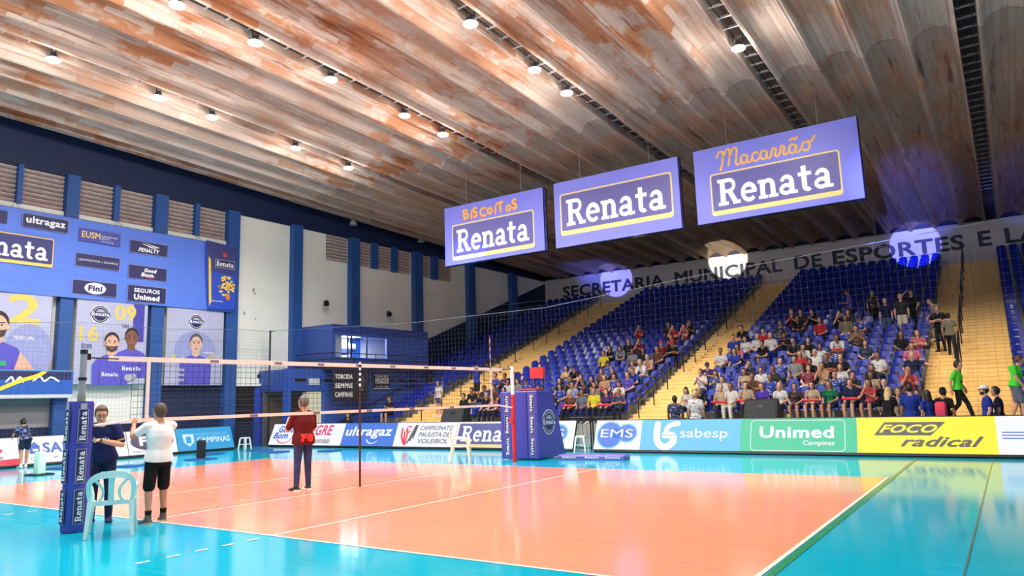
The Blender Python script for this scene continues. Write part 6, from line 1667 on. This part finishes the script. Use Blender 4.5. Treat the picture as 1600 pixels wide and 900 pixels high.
# man in white tee, back to us, both hands at the net's side tape
J = stand(mid=(0, -.02, 1.17), look=(.25, -.05), shR=(.195, 0, 1.42), shL=(-.195, 0, 1.42), elR=(.20, .27, 1.33), elL=(-.34, .12, 1.28), wrR=(.02, .40, 1.48), wrL=(-.24, .34, 1.45), hdR=(-.3, .2, .9), hdL=(.3, .2, .9), pnR=(-.3, .9, 0), pnL=(.2, .9, 0), thR=-1, thL=1, curlR=.6, curlL=.6, bulk=1.12, anR=(.14, .08, .085), anL=(-.13, -.03, .085), knR=(.125, .07, .5), knL=(-.12, .01, .5))
o, tp = person('white_tee_man', J, (.38, -.03, 0), math.radians(84), 1.735, SKINS[1], 'short', mat('hair_cropped', S(82, 66, 54), .7), whitec, blackc, clothes('shoe_taupe', S(92, 90, 88)), True, 'man in white tee and black shorts holding the side tape of the net', sleeve=.6, pants=.92, fine=True)
for sd in 'RL':
    a = V3(J['an' + sd]); tt = J['toe' + sd]; mb = MB(); mb.box((a.x + tt[0] * .055, a.y + .055, .014), (.088, .27, .028), 0, Matrix.Rotation(-math.atan2(tt[0], tt[1]), 3, 'Z')); obj('shoe_sole', mb, clothes('sole_pale', S(196, 184, 164)), o)
    mb = MB(); mb.tube([a + V3((0, 0, -.02)), a + V3((0, 0, .045)), a + V3((0, .0, .11))], [.047, .044, .05], 12); obj('sock', mb, clothes('sock_black', S(28, 28, 32)), o, 1)
# man in dark red, seen from behind
J = stand(mid=(0, -.01, 1.17), look=(.25, 0), elL=(-.27, .12, 1.12), wrL=(-.17, .32, 1.28), hdL=(.3, .5, .6), pnL=(.9, .0, -.3), elR=(.26, .1, 1.12), wrR=(.06, .3, 1.2), hdR=(-.6, .5, .3), pnR=(-.3, -.3, .6), bulk=1.28, anR=(.14, .06, .085), anL=(-.14, -.02, .085))
redm = clothes('tee_dark_red', S(96, 26, 30))
o, tp = person('red_tee_man', J, (-.72, 3.6, 0), math.radians(76), 1.83, SKINS[1], 'short', mat('hair_salt_pepper', S(104, 98, 94), .6), redm, jeans, clothes('shoe_black_white', S(52, 52, 56)), False, 'man in dark red tee and blue jeans standing mid court, seen from behind', sleeve=.8, fine=True, hem=-.16)
drape(tp, o, 'shirt_print', fit(text2d('F8', .06), -.12, 0, .25, .15), (0, -.3, .90), (1, 0, 0), (0, 0, 1), clothes('print_bright_red', S(240, 62, 44)))
for sd in 'RL':
    a = V3(J['an' + sd]); mb = MB(); mb.box((a.x, a.y + .04, .012), (.09, .26, .024)); obj('shoe_sole', mb, M['white'], o)
# girl leaning on the end board
J = stand(mid=(0, .07, 1.15), neck=(0, .2, 1.38), head=(0, .29, 1.50), look=(0, -.5), shR=(.17, .19, 1.33), shL=(-.17, .19, 1.33), elR=(.24, .3, 1.1), elL=(-.28, .26, 1.1), wrR=(.1, .48, 1.05), wrL=(-.24, .44, 1.0), hdR=(-.3, 1, 0), hdL=(.2, 1, 0), anR=(.1, .12, .085), anL=(-.1, -.02, .085), knR=(.1, .08, .5), knL=(-.1, .03, .5))
o, tp = person('board_girl', J, (-14.75, 4.36, 0), PI / 2, 1.62, SKINS[1], 'bun', HC['black'], printed('cloth_jersey_back', SH['navy'], SH['sky'], 10, .56), clothes('p_navy', PT['navy']), SHOE[0], True, 'girl in navy jersey and shorts leaning over the end board at far left', female=True, pants=.62)
# two in lime green tees on the walkway
J = stand(mid=(0, .02, 1.17), neck=(0, .05, 1.46), head=(0, .09, 1.63), elR=(.23, -.13, 1.14), elL=(-.23, .03, 1.13), wrR=(.25, -.12, .9), wrL=(-.24, .16, .93), hdR=(0, .1, -1), knR=(.1, .22, .52), knL=(-.1, -.02, .5), anR=(.1, .34, .10), anL=(-.1, -.34, .12), toeL=(-.1, 1), look=(-.15, -.05))
o, tp = person('green_tee_boy', J, (9.78, 18.0, ZF(0)), -PI / 2 - .1, 1.68, SKINS[0], 'short', HC['black'], greenc, blackc, SHOE[0], False, 'boy in lime green tee and black trousers striding along the front of the stand', fine=False)
drape(tp, o, 'shirt_print', grid2(-.09, 0, .18, .06), (.12, .35, 1.1), (-1, .4, 0), (0, 0, 1), clothes('p_navy', PT['navy']))
J2 = stand(mid=(0, .05, 1.17), neck=(0, .12, 1.44), head=(0, .18, 1.60), look=(0, -.3), elR=(.24, .02, 1.13), wrR=(.24, .16, .9), elL=(-.24, .06, 1.13), wrL=(-.2, .24, .96), knR=(.11, .12, .5), anR=(.12, .1, .085), anL=(-.12, -.14, .085))
o, tp = person('green_tee_man', J2, (11.12, 17.35, ZF(0)), -PI / 2 + .15, 1.76, SKINS[0], 'short', HC['brown'], greenc, clothes('shorts_grey', S(110, 116, 130)), SHOE[0], True, 'man in lime green tee and grey shorts at the right edge of the picture', pants=.9)
drape(tp, o, 'shirt_print', grid2(-.09, 0, .18, .06), (.12, .4, 1.1), (-1, .4, 0), (0, 0, 1), clothes('p_navy', PT['navy']))
# standing figures in the stand
ST = {}
def std(key, J, female=False, pants=1.0, sleeve=.62):
    k = (key, female, pants, sleeve)
    if k not in ST: ST[k] = tpl_of(figure(J, .010, .25, female, sleeve, pants), '%s_%d' % (key, len(ST)))
    return ST[k]
plain = stand(); phone = stand(elR=(.23, .06, 1.14), elL=(-.23, .06, 1.14), wrR=(.06, .3, 1.16), wrL=(-.06, .3, 1.15), hdR=(-.5, .6, .4), hdL=(.5, .6, .4), look=(0, -.35))
headhand = stand(elR=(.38, .02, 1.52), wrR=(.16, .02, 1.72), hdR=(-1, .1, .1), pnR=(0, 0, -1), elL=(-.26, .02, 1.13), wrL=(-.2, .22, .98)); bothhead = stand(elR=(.36, .06, 1.56), wrR=(.13, .1, 1.72), hdR=(-1, .1, .1), elL=(-.36, .06, 1.56), wrL=(-.13, .1, 1.72), hdL=(1, .1, .1), pnR=(0, 0, -1), pnL=(0, 0, -1))
fwd = stand(mid=(0, .04, 1.17), neck=(0, .12, 1.44), head=(0, .19, 1.6), look=(0, -.3), elR=(.24, .06, 1.13), wrR=(.2, .26, .98), elL=(-.24, .06, 1.13), wrL=(-.2, .26, .98))
climb = stand(knL=(-.1, .25, .62), anL=(-.1, .18, .24), neck=(0, .05, 1.45), head=(0, .09, 1.62))
facehand = stand(elR=(.22, .2, 1.16), wrR=(.07, .17, 1.48), hdR=(-.2, -.1, 1), pnR=(0, -1, 0))
zs = lambda y: ZF(0) + (y - YF(0)) * RH / RD
def row_z(y): return ZF(max(0, min(25, int((y - 18.35) / .8 + 1e-6)))) + .006
def stair_z(y):
    k = (y - 18.35) / .8; i = int(k); return ZF(i) + (RH / 2 if k - i > .5 else 0) + .02
def put(tp, x, y, z, rz, H, skin, hair, hc, shirt, bot, short, lab, shoe=1, beard=False): return dress(tp, (x, y, z), rz, H / 1.753, SKINS[skin], hair, HC[hc], shirt if not isinstance(shirt, str) else shirt_mat(shirt), clothes('p_' + bot, PT[bot]), SHOE[shoe], short, lab, None, beard)
put(std('phone', phone), 5.55, 28.35, row_z(28.35), PI / 2 + .2, 1.80, 2, 'short', 'black', clothes('tee_lavender', S(92, 86, 170)), 'black', False, 'standing man in lavender tee with a phone, highest standing person in the right block')
put(std('plain', plain, True), 6.5, 28.3, row_z(28.3), PI + .3, 1.66, 1, 'short', 'black', 'black white', 'black', False, 'standing woman in black and cream patterned top, right of the lavender tee man')
put(std('plain', plain, True), 7.15, 26.75, row_z(26.75), PI, 1.66, 0, 'short', 'grey', 'navy', 'jeans', False, 'standing grey-haired woman in navy tee and jeans in the right block')
put(std('plain', plain, False, .85), 7.72, 26.75, row_z(26.75), PI + .1, 1.78, 0, 'short', 'grey', 'charcoal', 'cream', True, 'standing grey-haired man in dark polo and cream shorts in the right block')
put(std('headhand', headhand), 8.05, 27.55, row_z(27.55), PI - .1, 1.70, 1, 'short', 'black', 'black', 'dark', False, 'man in black tee, one arm over his head, behind the man in cream shorts')
put(std('fwd', fwd), 8.98, 25.75, stair_z(25.75), PI / 2 + .5, 1.70, 1, 'short', 'black', 'grey', 'jeans', False, 'standing person in grey tee and jeans stepping off the right yellow stairs')
put(std('fold_up', stand(elR=(.26, .08, 1.14), elL=(-.26, .08, 1.14), wrR=(-.05, .24, 1.2), wrL=(.05, .22, 1.15), hdR=(-1, .1, 0), hdL=(1, .1, 0))), 9.1, 24.55, stair_z(24.55), PI - .3, 1.70, 1, 'short', 'brown', 'black', 'black', False, 'man in black tee standing on the right yellow stairs with folded arms')
put(std('climb', climb, True), 9.45, 23.8, stair_z(23.8), -.1, 1.64, 1, 'bun', 'black', 'olive', 'dark', False, 'woman in olive top climbing the right yellow stairs, back to us')
put(std('bothhead', bothhead, False, .8), -9.42, 20.9, stair_z(20.9), PI - .2, 1.70, 2, 'short', 'black', 'royal', 'black', True, 'person in blue tee standing on the left stairs with both hands on the head')
o = put(std('plain', plain, True, .5), -10.3, 19.2, stair_z(19.2), PI - .1, 1.62, 1, 'long', 'black', 'white', 'jeans', True, 'girl in white tee and denim shorts standing on the left yellow stairs', 0)
# seen over the LED board, standing in the aisle before the stand
YA = 15.1
put(std('plain', plain), 2.50, YA, 0, .1, 1.60, 3, 'short', 'black', 'navy print', 'navy', False, 'dark-skinned person in navy jersey seen from behind over the sky blue board')
put(std('plain', plain), 3.16, YA, 0, -.05, 1.74, 1, 'short', 'blond', 'white print', 'dark', False, 'person with bleached blond hair in white striped jersey seen from behind over the board')
put(std('fwd', fwd, True), 8.32, YA, 0, -.2, 1.68, 0, 'long', 'blond', 'black', 'jeans', False, 'woman with long streaked blond hair in black shirt seen from behind over the yellow board')
put(std('plain', plain, True), 8.52, YA + .65, 0, PI + .4, 1.64, 1, 'short', 'brown', 'beige', 'jeans', False, 'brown-haired person half hidden behind the long-haired blond woman')
put(std('plain', plain), 8.86, YA + .1, 0, .2, 1.72, 1, 'short', 'black', 'royal', 'jeans', False, 'dark-haired man in blue tee seen from behind beside the blond woman')
put(std('facehand', facehand, True), 9.26, YA, 0, .75, 1.54, 1, 'long', 'black', 'royal', 'jeans', False, 'woman with long black hair and blue tee, hand to face, above the yellow board')
o = put(std('plain', plain, True), 9.60, YA, 0, -.35, 1.60, 1, 'bun', 'black', 'black', 'jeans', False, 'woman with black hair in a bun and pink backpack over the yellow board')
mb = MB(); mb.loft([[(x, y, z) for x, y in rrect(-.14 + i, -.12 + i, .28 - 2 * i, .16 - 2 * i, .04)] for i, z in ((.02, .95), (0, 1.0), (0, 1.3), (.03, 1.37))]); obj('backpack', mb.xform(Matrix.Translation((0, -.16, 0))), clothes('pack_pink', S(226, 70, 96)), o, .9)
put(std('plain', plain), 10.50, YA - .1, 0, PI / 2 + .2, 1.62, 0, 'cap', 'white', 'royal', 'dark', False, 'bearded man in white cap and blue tee above the right end of the yellow board', 1, True)
put(std('plain', plain, True), 10.72, YA + .4, 0, PI / 2, 1.58, 1, 'short', 'black', 'navy', 'dark', False, 'dark-haired person half hidden behind the man in the white cap')
# seated at the left end
def sit(key, x, y, z, rz, skin, hair, hc, shirt, bot, short, lab, sc=1.0): return dress(TPL[key], (x, y, z), rz, sc, SKINS[skin], hair, HC[hc], shirt_mat(shirt), clothes('p_' + bot, PT[bot]), SHOE[1], short, lab)
sit('phone', -12.98, YF(0) + .47, ZF(0) + .004, PI + .1, 1, 'short', 'black', 'black', 'black', True, 'man in black tee and shorts with his phone at the left front of the stand')
sit('phone_f', -12.3, 15.6, .0, PI + .6, 1, 'long', 'black', 'black', 'dark', False, 'woman with long black hair in black seated behind the blue ultragaz board')
stool('white plastic stool under the woman in black behind the ultragaz board', (-12.3, 15.6, -.02), .3)
